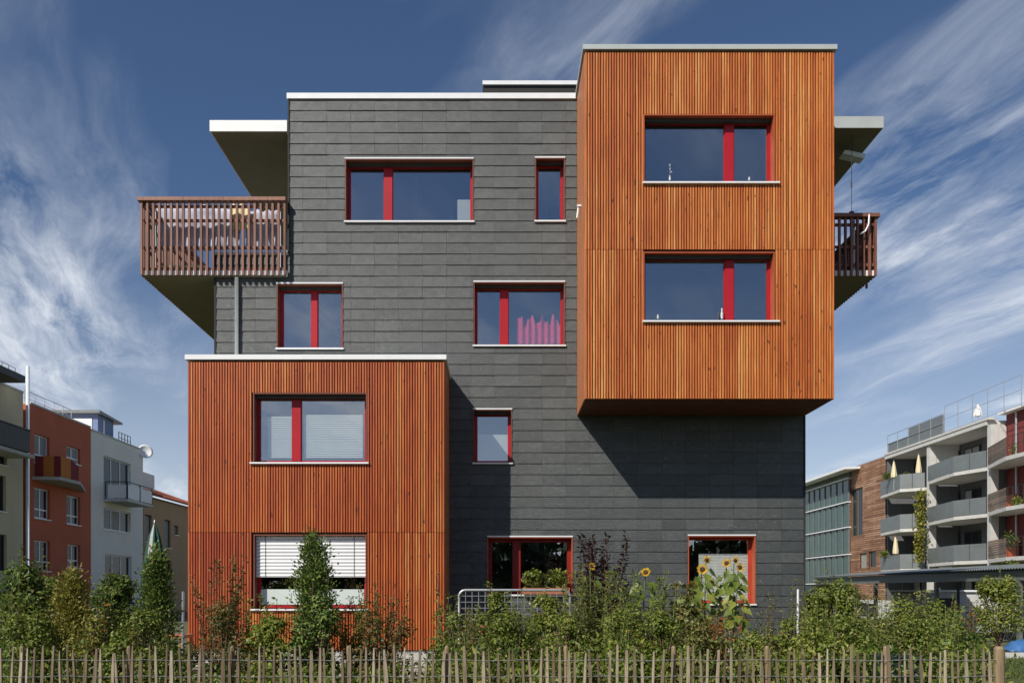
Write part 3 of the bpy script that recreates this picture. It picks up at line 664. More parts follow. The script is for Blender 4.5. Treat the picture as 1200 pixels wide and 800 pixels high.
def bush(name, label, cat, u, D, wpx, topv, mat, n=1800, leaf=0.085, z0=0.1, clumps=16, gap=0.5, asp=0.55, depth=0.8, group=None, ragged=0.25, shoots=12):
    clumps = int(clumps*1.35)
    x, y = place(u, D); h = EYE+(692-topv)*D/1000; rw = wpx*D/2000
    t = thing(name, label, cat, (x, y, 0), group)
    cs = []; st_ = MB(); st_.tube([(x, y, -.05), (x, y, h*.35)], [.03, .02], 5)
    for k in range(clumps):
        a = rng.uniform(0, 2*math.pi); rr = math.sqrt(rng.uniform(0.05, 1)); zf = rng.uniform(0.0, 1.0)
        wz = math.sin(math.pi*min(1, 0.22+0.72*zf))**0.7
        c = np.array([x+math.cos(a)*rr*rw*.86*wz, y+math.sin(a)*rr*rw*depth*.8*wz, z0+(h-z0)*(.08+.82*zf)])
        r = min(rw, h*.5)*rng.uniform(.32, .52)*(1.0 if zf < .7 else .75); cs.append((c, r))
        st_.tube([(x+rng.uniform(-.04, .04), y, 0.0), tuple((c+np.array([x, y, h*.25]))/2), tuple(c)], [.016, .011, .005], 4)
    sC = []; sD = []
    for k in range(shoots):
        a = rng.uniform(0, 2*math.pi); ro = rw*rng.uniform(.2, 1.05); top_ = h*rng.uniform(.62, 1.16) if ro < .6*rw else h*rng.uniform(.45, .95)
        p0 = np.array([x+.3*ro*math.cos(a), y+.3*ro*math.sin(a), h*.3]); p1 = np.array([x+ro*math.cos(a), y+ro*math.sin(a)*.8, top_]); mid = (p0+p1)/2+np.array([0, 0, .08*h])
        st_.tube([tuple(p0), tuple(mid), tuple(p1)], [.008, .006, .003], 4)
        m_ = max(8, int(34*h/2)); f = rng.uniform(.25, 1, (m_, 1)); q = p0*(1-f)**2+2*mid*f*(1-f)+p1*f**2; dd = unit(m_); dd[:, 2] = np.abs(dd[:, 2])*.6
        sC.append(q+dd*.025); sD.append(dd)
    st_.build('stem', 'bark', t)
    C = []; N_ = []; n = int(n*2.4); leaf *= .82
    per = n//clumps
    for c, r in cs:
        d = unit(per); rad = r*rng.uniform(.45, 1.0+ragged, size=(per, 1)); p = c+d*rad*np.array([1, 1, .9]); C.append(p); N_.append(d)
    C = np.concatenate(C+sC); N_ = np.concatenate(N_+sD); N_[:, 2] += .6
    keep = (C[:, 2] > 0.02) & (C[:, 2] < h*1.2); C = C[keep]; N_ = N_[keep]; m_ = len(C)
    Dv = np.cross(N_, unit(m_))+N_*.35; Dv[:, 2] -= .15
    ln = leaf*rng.uniform(.6, 1.25, m_)
    leaves_obj('foliage', mat, t, C, Dv, N_+.5*unit(m_), ln, ln*asp); return t
def conifer(name, label, u, D, wpx, topv, mat='leaf_conifer', n=3000, group=None, pw=0.85, basew=0.75, lean=0.0):
    x, y = place(u, D); h = EYE+(692-topv)*D/1000; rw = wpx*D/2000
    t = thing(name, label, 'conifer', (x, y, 0), group)
    MB().tube([(x, y, -.05), (x, y, h*.5), (x+lean, y, h*.93)], [.05, .03, .006], 6).build('trunk', 'bark', t)
    # upright fans of sprays held at random heights: lumpy outline
    K = 150; zz_ = rng.beta(1.25, 1.15, K); ang = rng.uniform(0, 2*math.pi, K)
    prof = lambda f: np.minimum(1, (1-f)**pw*1.25)*np.minimum(1, basew+f*1.6)
    C = []; Dv = []; Nn = []
    n = int(n*2.6); per = n//K
    for f, a in zip(zz_, ang):
        rr = rw*prof(f)*rng.uniform(.62, 1.04); c = np.array([x+lean*f+rr*.80*math.cos(a), y+rr*.80*math.sin(a), .08+(h-.25)*f])
        o = np.array([math.cos(a), math.sin(a), .9]); s = rng.uniform(.06, .12)*(1.2-.5*f)
        C.append(c+rng.normal(size=(per, 3))*s*np.array([1, 1, 1.1])); Dv.append(o+rng.normal(size=(per, 3))*.45); Nn.append(np.tile([math.cos(a), math.sin(a), 0.2], (per, 1))+rng.normal(size=(per, 3))*.7)
    tip = 60; C.append(np.array([x+lean, y, h-.22])+rng.normal(size=(tip, 3))*np.array([.02, .02, .10])); Dv.append(np.array([0, 0, 1.0])+rng.normal(size=(tip, 3))*.3); Nn.append(unit(tip))
    C = np.concatenate(C); ln = rng.uniform(.03, .075, len(C))
    leaves_obj('foliage', mat, t, C, np.concatenate(Dv), np.concatenate(Nn), ln, ln*.45); return t
def whips(name, label, cat, u, D, wpx, topv, mat, stems=9, per=60, leaf=.07, asp=.5, stem='bark', spread=1.0, lowleaf=.2, group=None, bend=.15, hvar=.35, flowers=None, droop=0.0):
    x, y = place(u, D); h = EYE+(692-topv)*D/1000; rw = wpx*D/2000
    t = thing(name, label, cat, (x, y, 0), group); sb = MB(); C = []; Dv = []
    tips = []
    for k in range(stems):
        a = rng.uniform(0, 2*math.pi); rr = rw*math.sqrt(rng.uniform(.02, 1))*spread; hh = h*(1 if k == 0 else rng.uniform(1-hvar, 1.0))
        ex, ey = x+rr*math.cos(a), y+rr*math.sin(a)*.8
        P = []
        for i in range(7):
            f = i/6; P.append((x+(ex-x)*f**.8+bend*.2*math.sin(f*4+k), y+(ey-y)*f**.8+bend*.2*math.cos(f*3+k), hh*f-droop*f**3))
        sb.tube(P, [.013*(1-.75*i/6) for i in range(7)], 4); tips.append(P[-1])
        P = np.array(P); f = rng.uniform(lowleaf, 1.0, per)*6; i0 = np.minimum(f.astype(int), 5); fr_ = (f-i0)[:, None]
        pos = P[i0]*(1-fr_)+P[i0+1]*fr_
        dd = unit(per); dd[:, 2] = np.abs(dd[:, 2])*.5+.1
        side = rng.uniform(0, 1, (per, 1))**2*.16*(1.3-f[:, None]/6)
        C.append(pos+dd*side); Dv.append(dd)
    sb.build('stem', stem, t)
    C = np.concatenate(C); Dv = np.concatenate(Dv); ln = leaf*rng.uniform(.6, 1.3, len(C)); Nn = unit(len(C)); Nn[:, 2] += .9
    leaves_obj('foliage', mat, t, C, Dv, Nn, ln, ln*asp)
    if flowers:
        fm, fn, fs = flowers; F = C[rng.choice(len(C), fn, replace=False)]; FF = np.repeat(F, 6, axis=0)
        leaves_obj('blossom', fm, t, FF, unit(len(FF))*np.array([1, 1, .6]), unit(len(FF)), np.full(len(FF), fs), np.full(len(FF), fs*.6))
    return t

# ------------------------------------------------------------------ houses on the left (facade plane X = XH, facing right)
XH = -23.8
dL = lambda u, X=XH: X*1000/(u-584)           # distance from the camera of a facade point
def yL(u, X=XH): return dL(u, X)-CAMD
def zL(v, u, X=XH): return EYE+(692-v)*dL(u, X)/1000
mL = lambda a, b, c: (XH-c, a, b)
def side_window(parent, mf, a0, a1, b0, b1, frame='white_metal', nm=1, depth=.14, sill=True, trans=None, pane='glass_far', fw=.07):
    f = MB(); ring(f, mf, a0+.002, a1-.002, b0+.002, b1-.002, fw, depth, depth+.06)
    step = (a1-a0)/(nm+1); e = [a0+fw]
    for i in range(nm):
        m_ = a0+step*(i+1); f.mbox(mf, m_-.05, m_+.05, b0+fw, b1-fw, depth+.004, depth+.055); e += [m_-.05, m_+.05]
    e.append(a1-fw)
    if trans:
        zt_ = b0+(b1-b0)*trans; f.mbox(mf, a0+fw, a1-fw, zt_-.04, zt_+.04, depth+.006, depth+.05)
    w = f.build('window', frame, parent)
    for i in range(0, len(e), 2): MB().mbox(mf, e[i], e[i+1], b0+fw, b1-fw, depth+.03, depth+.04).build('pane', 'curtain_far' if pane == 'glass_far' and random.random() < .25 else pane, w)
    if sill: MB().mbox(mf, a0-.05, a1+.05, b0-.06, b0-.004, -.07, depth-.004).build('sill', 'white_metal', w)
    return w
def side_house(name, label, mf, X, y0, y1, ztop, mat, wins, deep=10, frame='white_metal', nm=1, sgn=-1, trans=None, cap='concrete_pale'):
    t = thing(name, label, 'house', (X, (y0+y1)/2, 0))
    w = MB(); holed(w, mf, y0, y1, 0, ztop, wins, 0, .25)
    w.mbox(mf, y0, y0+.25, 0, ztop, .25, deep); w.mbox(mf, y1-.25, y1, 0, ztop, .25, deep); w.mbox(mf, y0+.25, y1-.25, 0, ztop, deep-.2, deep)
    w.mbox(mf, y0+.25, y1-.25, ztop-.35, ztop-.15, .25, deep-.2); w.mbox(mf, y0+.25, y1-.25, 0.02, ztop-.36, .62, .70)
    w.build('wall', mat, t)
    MB().mbox(mf, y0+.01, y1-.01, ztop+.002, ztop+.10, -.04, .32).build('roof_edge', cap, t)
    for r_ in wins: side_window(t, mf, *r_, frame=frame, nm=nm, trans=trans)
    return t
def wl(u0, u1, vt0, vb0): return (yL(u0), yL(u1), zL(vb0, u0), zL(vt0, u0))
red = side_house('rust_red_house', 'rust red rendered house with a coloured balcony left of the white house', mL, XH, yL(35), yL(106.3), zL(471, 35)-.08, 'rust_render',
    [wl(40, 58, 507, 541), wl(78, 94, 521, 540), wl(40, 58.5, 570, 606), wl(78, 94, 579, 613), wl(40, 58.5, 632, 668), wl(79, 94, 637, 664)], trans=.3)
whi = side_house('white_house', 'white rendered house with a small balcony and a satellite dish', mL, XH, yL(106.6), yL(167.5), zL(502, 106.6)-.1, 'white_render',
    [wl(121.5, 153, 533, 582), wl(121.5, 153, 594, 619.5), wl(123, 154, 649, 676)], nm=2)
cre = side_house('cream_house', 'cream house at the left picture edge with a dark balcony and roof', mL, XH-.05, yL(-70), yL(27), zL(462, 30), 'cream_render',
    [wl(-14, 7, 553, 596), wl(-14, 8, 624, 668), wl(-14, 8, 505, 540)], frame='dark_metal')
tan = side_house('tan_house', 'low tan house with narrow windows beside the timber bay', mL, XH, yL(168.2), yL(236), zL(583, 175), 'tan_render',
    [wl(170, 178, 602, 634), wl(192.5, 200, 608, 641), wl(204, 209, 615, 626), wl(193, 201, 656, 680)], frame='dark_metal', nm=0, cap='dark_metal')
# tan house tiled roof slope rising away
ym0, ym1 = yL(168.2)+.1, yL(236); zt = zL(583, 175)
rf = MB(); rf.hexa([(XH+.35, ym0, zt+.12), (XH+.35, ym1, zt+.12), (XH-5, ym1, zt+2.0), (XH-5, ym0, zt+2.0), (XH+.35, ym0, zt+.24), (XH+.35, ym1, zt+.24), (XH-5, ym1, zt+2.16), (XH-5, ym0, zt+2.16)])
rfo = rf.build('roof', 'roof_tile', tan)
tl = MB()
for i in range(40):
    y = ym0+(ym1-ym0)*i/40
    tl.tube([(XH+.37, y, zt+.25), (XH-5, y, zt+2.17)], .07, 5)
tl.build('roof_tile', 'roof_tile', rfo, kind='stuff')
MB().box(XH-2.6, XH-1.4, ym0+2.2, ym0+5.2, zt+.9, zt+2.1).build('dormer', 'white_render', tan)
# cream house roof overhang, balcony
y0c, y1c = yL(-70), yL(34, -22.6)
MB().box(XH-9, -22.5, y0c, y1c-.5, zL(462, 30), zL(462, 30)+.32).build('roof', 'dark_metal', cre)
bc = MB().box(XH+.01, -22.5, y0c+1, yL(38, -22.6), zL(537, 38, -22.6), zL(537, 38, -22.6)+.16).build('balcony', 'concrete', cre)
yb_ = yL(33.5, -22.6); zb_ = zL(536, 38, -22.6)+.18
bp = MB()
for i in range(26): bp.box(-22.56, -22.52, y0c+1+i*(yb_-y0c-1)/26, y0c+1+(i+.92)*(yb_-y0c-1)/26, zb_, zb_+1.02)
bp.box(XH+.02, -22.56, yb_-.04, yb_, zb_, zb_+1.02).box(-22.60, -22.48, y0c+1, yb_, zb_+1.03, zb_+1.09); bp.build('railing', 'dark_metal', bc)
def rail_run(parent, pts, h, mat='galvanised', posts=6, mid=2, r=.025, name='railing'):
    mb = MB(); a, b = Vector(pts[0]), Vector(pts[1])
    for i in range(posts): p = a+(b-a)*i/(posts-1); mb.tube([p, p+Vector((0, 0, h))], r, 5)
    for k in range(mid): q = Vector((0, 0, h*(1-k*.45))); mb.tube([a+q, b+q], r*.8, 5)
    return mb.build(name, mat, parent)
rail_run(cre, ((-22.7, y0c+.5, zL(462, 30)+.3), (-22.7, y1c-1, zL(462, 30)+.3)), .28, 'dark_metal', 7, 1, .015)
# silver mast between the cream and the red house
ux = yL(32.5, -23.0)
MB().tube([(-23.0, ux, 0), (-23.0, ux, zL(429, 32.5, -23.0))], .085, 10).build_top('vent_mast', 'pale_pipe', 'tall silver vent mast between the cream house and the rust red house', 'mast', (-23.0, ux, 0), None, True)
# red house balcony with cloths, roof railing
X1 = XH+1.45
rbz = zL(562, 37)+.02
rbal = MB().prism([(XH+.01, yL(37)), (X1-.1, yL(37)+.15), (X1, yL(94, X1)), (XH+.01, yL(100))], rbz, rbz+.16).build('balcony', 'concrete', red)
ye0, ye1 = yL(37)+.2, yL(93, X1)
for k, (p0, p1, mt) in enumerate((((XH+.08, ye0), (XH+.48, ye0+.05), 'maroon_cloth'), ((XH+.48, ye0+.05), (XH+1.0, ye0+.1), 'orange_cloth'), ((XH+1.0, ye0+.1), (X1-.12, ye0+.1), 'maroon_cloth'),
        ((X1-.12, ye0+.1), (X1-.08, (ye0+ye1)/2+.1), 'orange_cloth'), ((X1-.08, (ye0+ye1)/2+.1), (X1-.06, ye1), 'maroon_cloth'))):
    a, b = Vector((*p0, 0)), Vector((*p1, 0)); n_ = (b-a).cross(Vector((0, 0, 1))).normalized()*.025
    zl_, zh_ = rbz+.17, rbz+1.22-(.28 if k == 4 else 0)
    MB().hexa([(*(a-n_).xy, zl_), (*(b-n_).xy, zl_), (*(b+n_).xy, zl_), (*(a+n_).xy, zl_), (*(a-n_).xy, rbz+1.25 if k < 4 else rbz+1.22), (*(b-n_).xy, zh_), (*(b+n_).xy, zh_), (*(a+n_).xy, rbz+1.25 if k < 4 else rbz+1.22)]).build('cloth_panel', mt, rbal)
zr = zL(471, 35)
rail_run(red, ((XH-.6, yL(36)+.5, zr-.1), (XH-.6, yL(96), zr-.1)), .85, 'galvanised', 6, 2)
# white house balcony, rooftop hut, dish
X2 = XH+1.45; y0b, y1b = yL(121.5), yL(179, X2); zbw = zL(590, 121.5, XH)+.15
wb = MB().box(XH+.01, X2, y0b, y1b, zbw, zbw+.15).build('balcony', 'concrete_pale', whi)
MB().box(XH+.25, X2-.12, y0b+.02, y0b+.06, zbw+.22, zbw+1.0).build('panel', 'canopy_white', wb)
MB().box(X2-.06, X2-.02, y0b+.12, (y0b+y1b)/2-.1, zbw+.22, zbw+1.0).build('panel', 'canopy_white', wb)
MB().box(X2-.06, X2-.02, (y0b+y1b)/2+.05, y1b-.08, zbw+.22, zbw+1.0).build('panel', 'canopy_white', wb)
rr = MB()
for (x, y) in ((XH+.1, y0b+.04), (X2-.04, y0b+.04), (X2-.04, (y0b+y1b)/2-.02), (X2-.04, y1b-.03)): rr.tube([(x, y, zbw+.15), (x, y, zbw+1.18)], .035, 5)
rr.tube([(XH+.1, y0b+.04, zbw+1.18), (X2-.04, y0b+.04, zbw+1.18), (X2-.04, y1b-.03, zbw+1.18)], .03, 5); rr.build('railing', 'dark_metal', wb)
zw = zL(502, 106.6); xh = -24.5
hut = MB().box(xh-4, xh, 52.2-CAMD, 54.3-CAMD, zw-.3, EYE+207*.0522).build('roof_hut', 'blue_paint', whi)
MB().hexa([(xh-4.3, 51.9-CAMD, 12.42), (xh+.25, 51.9-CAMD, 12.42), (xh+.25, 55.1-CAMD, 12.30), (xh-4.3, 55.1-CAMD, 12.30), (xh-4.3, 51.9-CAMD, 12.60), (xh+.25, 51.9-CAMD, 12.60), (xh+.25, 55.1-CAMD, 12.42), (xh-4.3, 55.1-CAMD, 12.42)]).build('hut_roof', 'grey_sheet', hut)
MB().box(xh-1.7, xh-.35, 52.16-CAMD, 52.19-CAMD, zw+.15, zw+1.05).build('hut_window', 'canopy_white', hut)
MB().box(xh+.005, xh+.03, 52.9-CAMD, 53.05-CAMD, zw, zw+1.1).build('hut_post', 'white_metal', hut)
rail_run(whi, ((XH-.4, 54.4-CAMD, zw-.1), (XH-.4, yL(160), zw-.1)), .75, 'dark_metal', 5, 2)
dsh = thing('satellite_dish', 'pale round satellite dish at the roof corner of the white house', 'satellite dish', (XH+.1, yL(166), zL(530, 166)))
cdx = Vector((XH+.22, yL(166), zL(530, 167)))
dm = MB(); dd = Vector((.55, -.80, .25)).normalized(); q = dd.to_track_quat('Z', 'Y')
prof = [(0.02, 0), (.2, .02), (.35, .07), (.48, .15), (.485, .165), (.35, .09), (.02, .03)]
tmp = MB().lathe(prof, (0, 0, 0), 16); dm.add([q @ Vector(p)+cdx for p in tmp.v], tmp.f).build('dish', 'canopy_white', dsh, True)
MB().tube([(XH, yL(166), cdx.z), tuple(cdx)], .04, 6).build('arm', 'galvanised', dsh)

# ------------------------------------------------------------------ buildings on the right (facade plane X = XG, facing left)
XG = 30.1
dR = lambda u, X=XG: X*1000/(u-584)
yR = lambda u, X=XG: dR(u, X)-CAMD
zR = lambda v, u, X=XG: EYE+(692-v)*dR(u, X)/1000
mR = lambda a, b, c: (XG+c, a, b)
def wr(u0, u1, vt, vb): return (yR(u1), yR(u0), zR(vb, u0), zR(vt, u0))
def nR(r_): return (min(r_[0], r_[1]), max(r_[0], r_[1]), r_[2], r_[3])
# timber clad block
tb = thing('timber_clad_block', 'block clad in brown horizontal boards between the glass building and the concrete flats', 'apartment block', (XG, yR(1015), 0))
tw = [nR(wr(997.5, 1011, 574, 629)), nR(wr(1007.5, 1015.5, 648, 666)), nR(wr(1018, 1026.5, 646, 665))]
yt0, yt1, ztt = yR(1037.5), yR(992.5), zR(534, 1037)
w = MB(); holed(w, mR, yt0, yt1, 0, ztt-.05, tw, .03, .3); w.mbox(mR, yt0, yt0+.2, 0, ztt-.05, .3, 9); w.mbox(mR, yt1-.2, yt1, 0, ztt-.05, .3, 9); w.mbox(mR, yt0+.2, yt1-.2, 0, ztt-.1, 8.8, 9)
w.mbox(mR, yt0+.2, yt1-.2, ztt-.3, ztt-.1, .3, 8.8); w.mbox(mR, yt0+.2, yt1-.2, .02, ztt-.31, .8, .9)
tbw = w.build('wall', 'timber_core', tb)
bd = MB(); z = .3
while z < ztt:
    a = yt0
    while a < yt1:
        ln_ = random.uniform(1.6, 4.2); b = min(a+ln_, yt1)
        for p in subtract((a, b-.01, z, min(z+.155, ztt)), tw):
            o_ = random.uniform(0, .012); bd.mbox(mR, p[0], p[1], p[2], p[3]-.012, -o_, .028)
        a = b
    z += .168
bd.build('board', 'weather_board', tbw, kind='stuff')
# gable boards on the side that faces the camera
for k, r_ in enumerate(tw): side_window(tb, mR, *r_, frame='post_wood', nm=1 if k == 0 else 0, depth=.10, sill=False)
# glass building beyond
gb = thing('glass_office', 'office building glazed in pale green glass behind the slate house corner', 'office building', (XG-.4, yR(960), 0))
XO = XG-.2
yg0, yg1 = yR(994, XO), yR(925, XO)
lev = [zR(v, 985, XO) for v in (683, 650, 619, 590, 563)]
gw = MB(); mO = lambda a, b, c: (XO+c, a, b)
gw.mbox(mO, yg0, yg1, 0, lev[-1]+.1, .5, 9)
gw.build('wall', 'grey_wall', gb)
for i, z in enumerate(lev): MB().mbox(mO, yg0-.1, yg1, z-.045, z+.05, -.12, .5).build('floor_band', 'white_metal', gb)
n_ = 11
for k in range(4):
    z0, z1 = lev[k]+.13, lev[k+1]-.11
    for i in range(n_):
        a, b = yg0+(yg1-yg0)*i/n_+.05, yg0+(yg1-yg0)*(i+1)/n_-.05
        MB().mbox(mO, a, b, z0, z1, .06+random.uniform(0, .02), .10).build('pane', 'glass_green', gb)
    mu = MB()
    for i in range(n_+1): a = yg0+(yg1-yg0)*i/n_; mu.mbox(mO, a-.045, a+.045, z0, z1, 0, .14)
    mu.build('mullion', 'grey_sheet', gb)
zt_ = lev[-1]+.12
MB().hexa([mO(yg0-2.2, zt_+.35, -1.2), mO(yg1, zt_+.35, -1.2), mO(yg1, zt_+.9, 9), mO(yg0-.6, zt_+.9, 9), mO(yg0-2.2, zt_+.55, -1.2), mO(yg1, zt_+.55, -1.2), mO(yg1, zt_+1.1, 9), mO(yg0-.6, zt_+1.1, 9)]).build('roof', 'canopy_white', gb)
MB().mbox(mO, yg0-.1, yg1, zt_+.001, zt_+.5, .1, .4).build('clerestory', 'glass_green', gb)
# concrete flats with zigzag balconies
cf = thing('concrete_flats', 'concrete apartment block with angled grey sheet balconies at the right', 'apartment block', (XG, yR(1095), 0))
yA0, yA1, yB1 = yR(1158.5), yR(1088), yR(1039)
ZR = zR(497, 1161); REC = 2.1
cw = MB()
cw.mbox(mR, yA0, yB1, 0, ZR, REC, REC+.2); MB().mbox(mR, yA0+.0, yB1, ZR+.002, ZR+.28, -.15, 9).build('roof_slab', 'concrete_pale', cf)
cw.mbox(mR, yB1-.25, yB1, 0, ZR-.001, 0, REC); cw.build('wall', 'grey_wall', cf)
for u in (1159.5, 1088): y = yR(u); MB().mbox(mR, y-.2, y+.2, 0, ZR-.002, -.02, .45).build('pier', 'concrete_pale', cf); MB().mbox(mR, y-.15, y+.15, 0, 9.2, .452, REC-.002).build('party_wall', 'grey_wall', cf); MB().mbox(mR, y-.15, y+.15, 9.203, ZR-.002, .452, REC-.002).build('party_wall', 'concrete_pale', cf)  # sun on the top recess wall and shade below painted as pale and grey
MB().mbox(mR, yA0-.3, yB1, ZR+.285, ZR+.42, -.2, .3).build('roof_edge', 'concrete_pale', cf)
def zig(z, pts, ht=1.05, holesheet=True):
    """slab with an angled front, sheet railing panels on each leg"""
    poly = [(XG+REC-.003, pts[0][1]), *pts, (XG+REC-.003, pts[-1][1])]
    s = MB().prism(poly, z, z+.22).build('balcony', 'concrete_pale', cf)
    for (a, b) in zip(pts[:-1], pts[1:]):
        a, b = Vector((*a, 0)), Vector((*b, 0)); L_ = (b-a).length; n = max(2, round(L_/1.2)); d = (b-a)/n; nn = d.cross(Vector((0, 0, 1))).normalized()*.02
        for i in range(n):
            p, q = a+d*(i+.02), a+d*(i+.98)
            MB().hexa([(*(p-nn).xy, z+.24), (*(q-nn).xy, z+.24), (*(q+nn).xy, z+.24), (*(p+nn).xy, z+.24), (*(p-nn).xy, z+ht+.2), (*(q-nn).xy, z+ht+.2), (*(q+nn).xy, z+ht+.2), (*(p+nn).xy, z+ht+.2)]).build('railing_panel', 'grey_sheet', s)
    return s
for zb_ in (8.98, 6.13, 3.28): zig(zb_, [(30.0, 52.45-CAMD), (29.25, 54.8-CAMD), (29.85, 59.3-CAMD)])
for zb_ in (8.66, 5.81, 2.96): zig(zb_, [(30.0, 60.0-CAMD), (28.7, 61.0-CAMD), (29.3, 65.4-CAMD)])
for zb_ in (9.2, 6.35, 3.5, .3):
    for u0, u1 in ((1132, 1150), (1108, 1126), (1060, 1080)):
        a0, a1 = yR(u1, XG+REC), yR(u0, XG+REC)
        side_window(cf, lambda a, b, c: (XG+REC-.12+c, a, b), a0, a1, zb_+.1, zb_+2.15, 'dark_metal', 1, 0.0, False)
rail_run(cf, ((XG+.1, yR(1195), ZR+.4), (XG+.1, yR(1105), ZR+.4)), 1.9, 'galvanised', 6, 3, .022)
gp = MB(); a0, a1 = yR(1105), yR(1040)
for i in range(5): gp.mbox(mR, a0+(a1-a0)*i/5+.03, a0+(a1-a0)*(i+1)/5-.03, ZR+.5, ZR+1.75-(.55 if i > 2 else 0), .05, .09)
gp.build('roof_screen', 'grey_sheet', cf)
rail_run(cf, ((XG+.02, a0, ZR+.4), (XG+.02, a1, ZR+.4)), 1.4, 'galvanised', 6, 2, .03)
# crimson house at the picture edge
ch = thing('crimson_house', 'crimson rendered house with weathered board balconies at the right picture edge', 'house', (XG, yR(1190), 0))
mC = lambda a, b, c: (XG+.9+c, a, b)
yc0, yc1 = yR(1290), yR(1162); zc = zR(484, 1168)
cwins = [(yR(1196), yR(1182), z_+.1, z_+2.2) for z_ in (8.98+.25, 6.13+.25, 3.28+.25)]
w = MB(); holed(w, mC, yc0, yc1, 0, zc, cwins, 0, .3); w.mbox(mC, yc1-.3, yc1, 0, zc, .3, 9); w.mbox(mC, yc0, yc0+.3, 0, zc, .3, 9); w.mbox(mC, yc0, yc1, 0, zc-.1, .9, 1.0)
w.build('wall', 'crimson_render', ch)
MB().mbox(mC, yc0-.2, yc1+.05, zc+.003, zc+.15, -.5, 9).build('roof', 'canopy_white', ch)
for r_ in cwins: side_window(ch, mC, *r_, frame='dark_metal', nm=1, depth=.12, sill=False)
MB().tube([(XG+.75, yR(1176), 0), (XG+.75, yR(1176), zc)], .06, 8).build('downpipe', 'galvanised', ch)
for zb_ in (8.98, 6.13, 3.28):
    s = MB().prism([(XG+.898, yR(1162)), (XG-.25, yR(1162)), (XG-1.3, yR(1185, XG-1)), (XG-1.3, yR(1260)), (XG+.898, yR(1260))], zb_+.02, zb_+.24).build('balcony', 'concrete_pale', ch)
    A, B = Vector((XG-.25, yR(1162)-.05, 0)), Vector((XG-1.28, yR(1185, XG-1), 0))
    for k in range(8):
        z = zb_+.27+k*.135
        n_ = Vector((.02, .02, 0))
        MB().hexa([(*(A-n_).xy, z), (*(B-n_).xy, z), (*(B+n_).xy, z), (*(A+n_).xy, z), (*(A-n_).xy, z+.118), (*(B-n_).xy, z+.118), (*(B+n_).xy, z+.118), (*(A+n_).xy, z+.118)]).build('board', 'grey_board', s)
    rail_run(s, ((XG-1.25, B.y-.1, zb_+.24), (XG-1.25, yR(1260), zb_+.24)), 1.1, 'dark_metal', 9, 2, .02)
MB().mbox(mC, yR(1180), yR(1168), 3.55, 4.6, -.35, -.30).build('panel', 'orange_reveal', ch)
MB().mbox(mC, yR(1180), yR(1168), 6.4, 7.35, -.35, -.30).build('panel', 'orange_reveal', ch)
# closed parasols
def parasol(x, y, z, h, mats, label, r=.16, group=None, gores=12):
    t = thing('closed_parasol', label, 'parasol', (x, y, z), group)
    MB().tube([(x, y, z), (x, y, z+h)], .022, 6).build('pole', 'galvanised', t)
    prof = [(.03, h*.42), (r*.95, h*.45), (r, h*.52), (r*.72, h*.72), (r*.45, h*.88), (.03, h*.99)]
    mb = MB().lathe(prof, (x, y, z), gores, .16); o = mb.build('canopy', mats, t)
    if len(mats) > 1:
        for i, p in enumerate(o.data.polygons): p.material_index = 0 if i < gores*5 and (i % gores) % 4 == 3 else 1
    MB().lathe([(.03, 0), (.02, .05), (.004, .1)], (x, y, z+h), 6).build('finial', 'galvanised', t); return t
def px3(u, v, D): return ((u-584)*D/1000, D-CAMD, EYE+(692-v)*D/1000)
for (u, D, zb_, h, lab) in ((1047.5, 62.2, 8.9, 2.15, 'closed cream parasol on the top balcony, left one of two'), (1076.5, 60.7, 8.9, 2.4, 'closed cream parasol on the top balcony, right one beside the vine'), (1049.5, 62.5, 3.2, 2.5, 'closed cream parasol on the lowest balcony of the concrete flats')):
    parasol((u-584)*D/1000, D-CAMD, zb_, h, ['parasol_cream'], lab, .17)
parasol((1146-584)*54/1000, 54-CAMD, ZR+.28, 1.35, ['parasol_white'], 'closed white parasol on the roof terrace of the concrete flats', .22)
xg, yg = place(181, 31); parasol(xg, yg, 0, EYE+(692-612)*.031, ['parasol_white', 'green_cloth'], 'closed green and white striped parasol behind the conifers', .38, gores=16)
# balcony plants: vine, troughs
def vine(u0, u1, D, vt, vb, n, label):
    x = (u0+u1)/2; X0, Y0, Z0 = px3(x, vb, D); t = thing('climbing_vine', label, 'vine', (X0, Y0, Z0))
    sb = MB(); C = []
    for k in range(4):
        u = u0+(u1-u0)*(k+.5)/4; a, b = px3(u, vb, D), px3(u, vt, D); sb.tube([a, b], .015, 4)
        f = rng.uniform(0, 1, n//4)[:, None]; C.append(np.array(a)*(1-f)+np.array(b)*f+rng.normal(size=(n//4, 3))*.11)
    sb.build('stem', 'bark', t); C = np.concatenate(C); d = unit(len(C)); d[:, 2] -= .7; ln = rng.uniform(.14, .26, len(C))
    leaves_obj('foliage', 'leaf_vine', t, C, d, unit(len(C)), ln, ln*.7)
vine(1073.5, 1083, 59.2, 574, 657, 700, 'yellow green vine hanging between the concrete balconies')
def trough(u, v, D, wpx, hpx, mat, label, n=260, leaf=.13):
    x, y, z = px3(u, v, D); t = thing('balcony_plant', label, 'plant', (x, y, z)); rw = wpx*D/2000; hh = hpx*D/1000
    C = np.array([x, y, z+hh*.5])+unit(n)*rng.uniform(.2, 1, (n, 1))*np.array([rw, .35, hh*.55]); ln = leaf*rng.uniform(.6, 1.4, n)
    MB().tube([(x, y, z), (x, y, z+hh*.6)], .03, 5).build('stem', 'bark', t)
    leaves_obj('foliage', mat, t, C, unit(n)+np.array([0, 0, .5]), unit(n), ln, ln*.5)
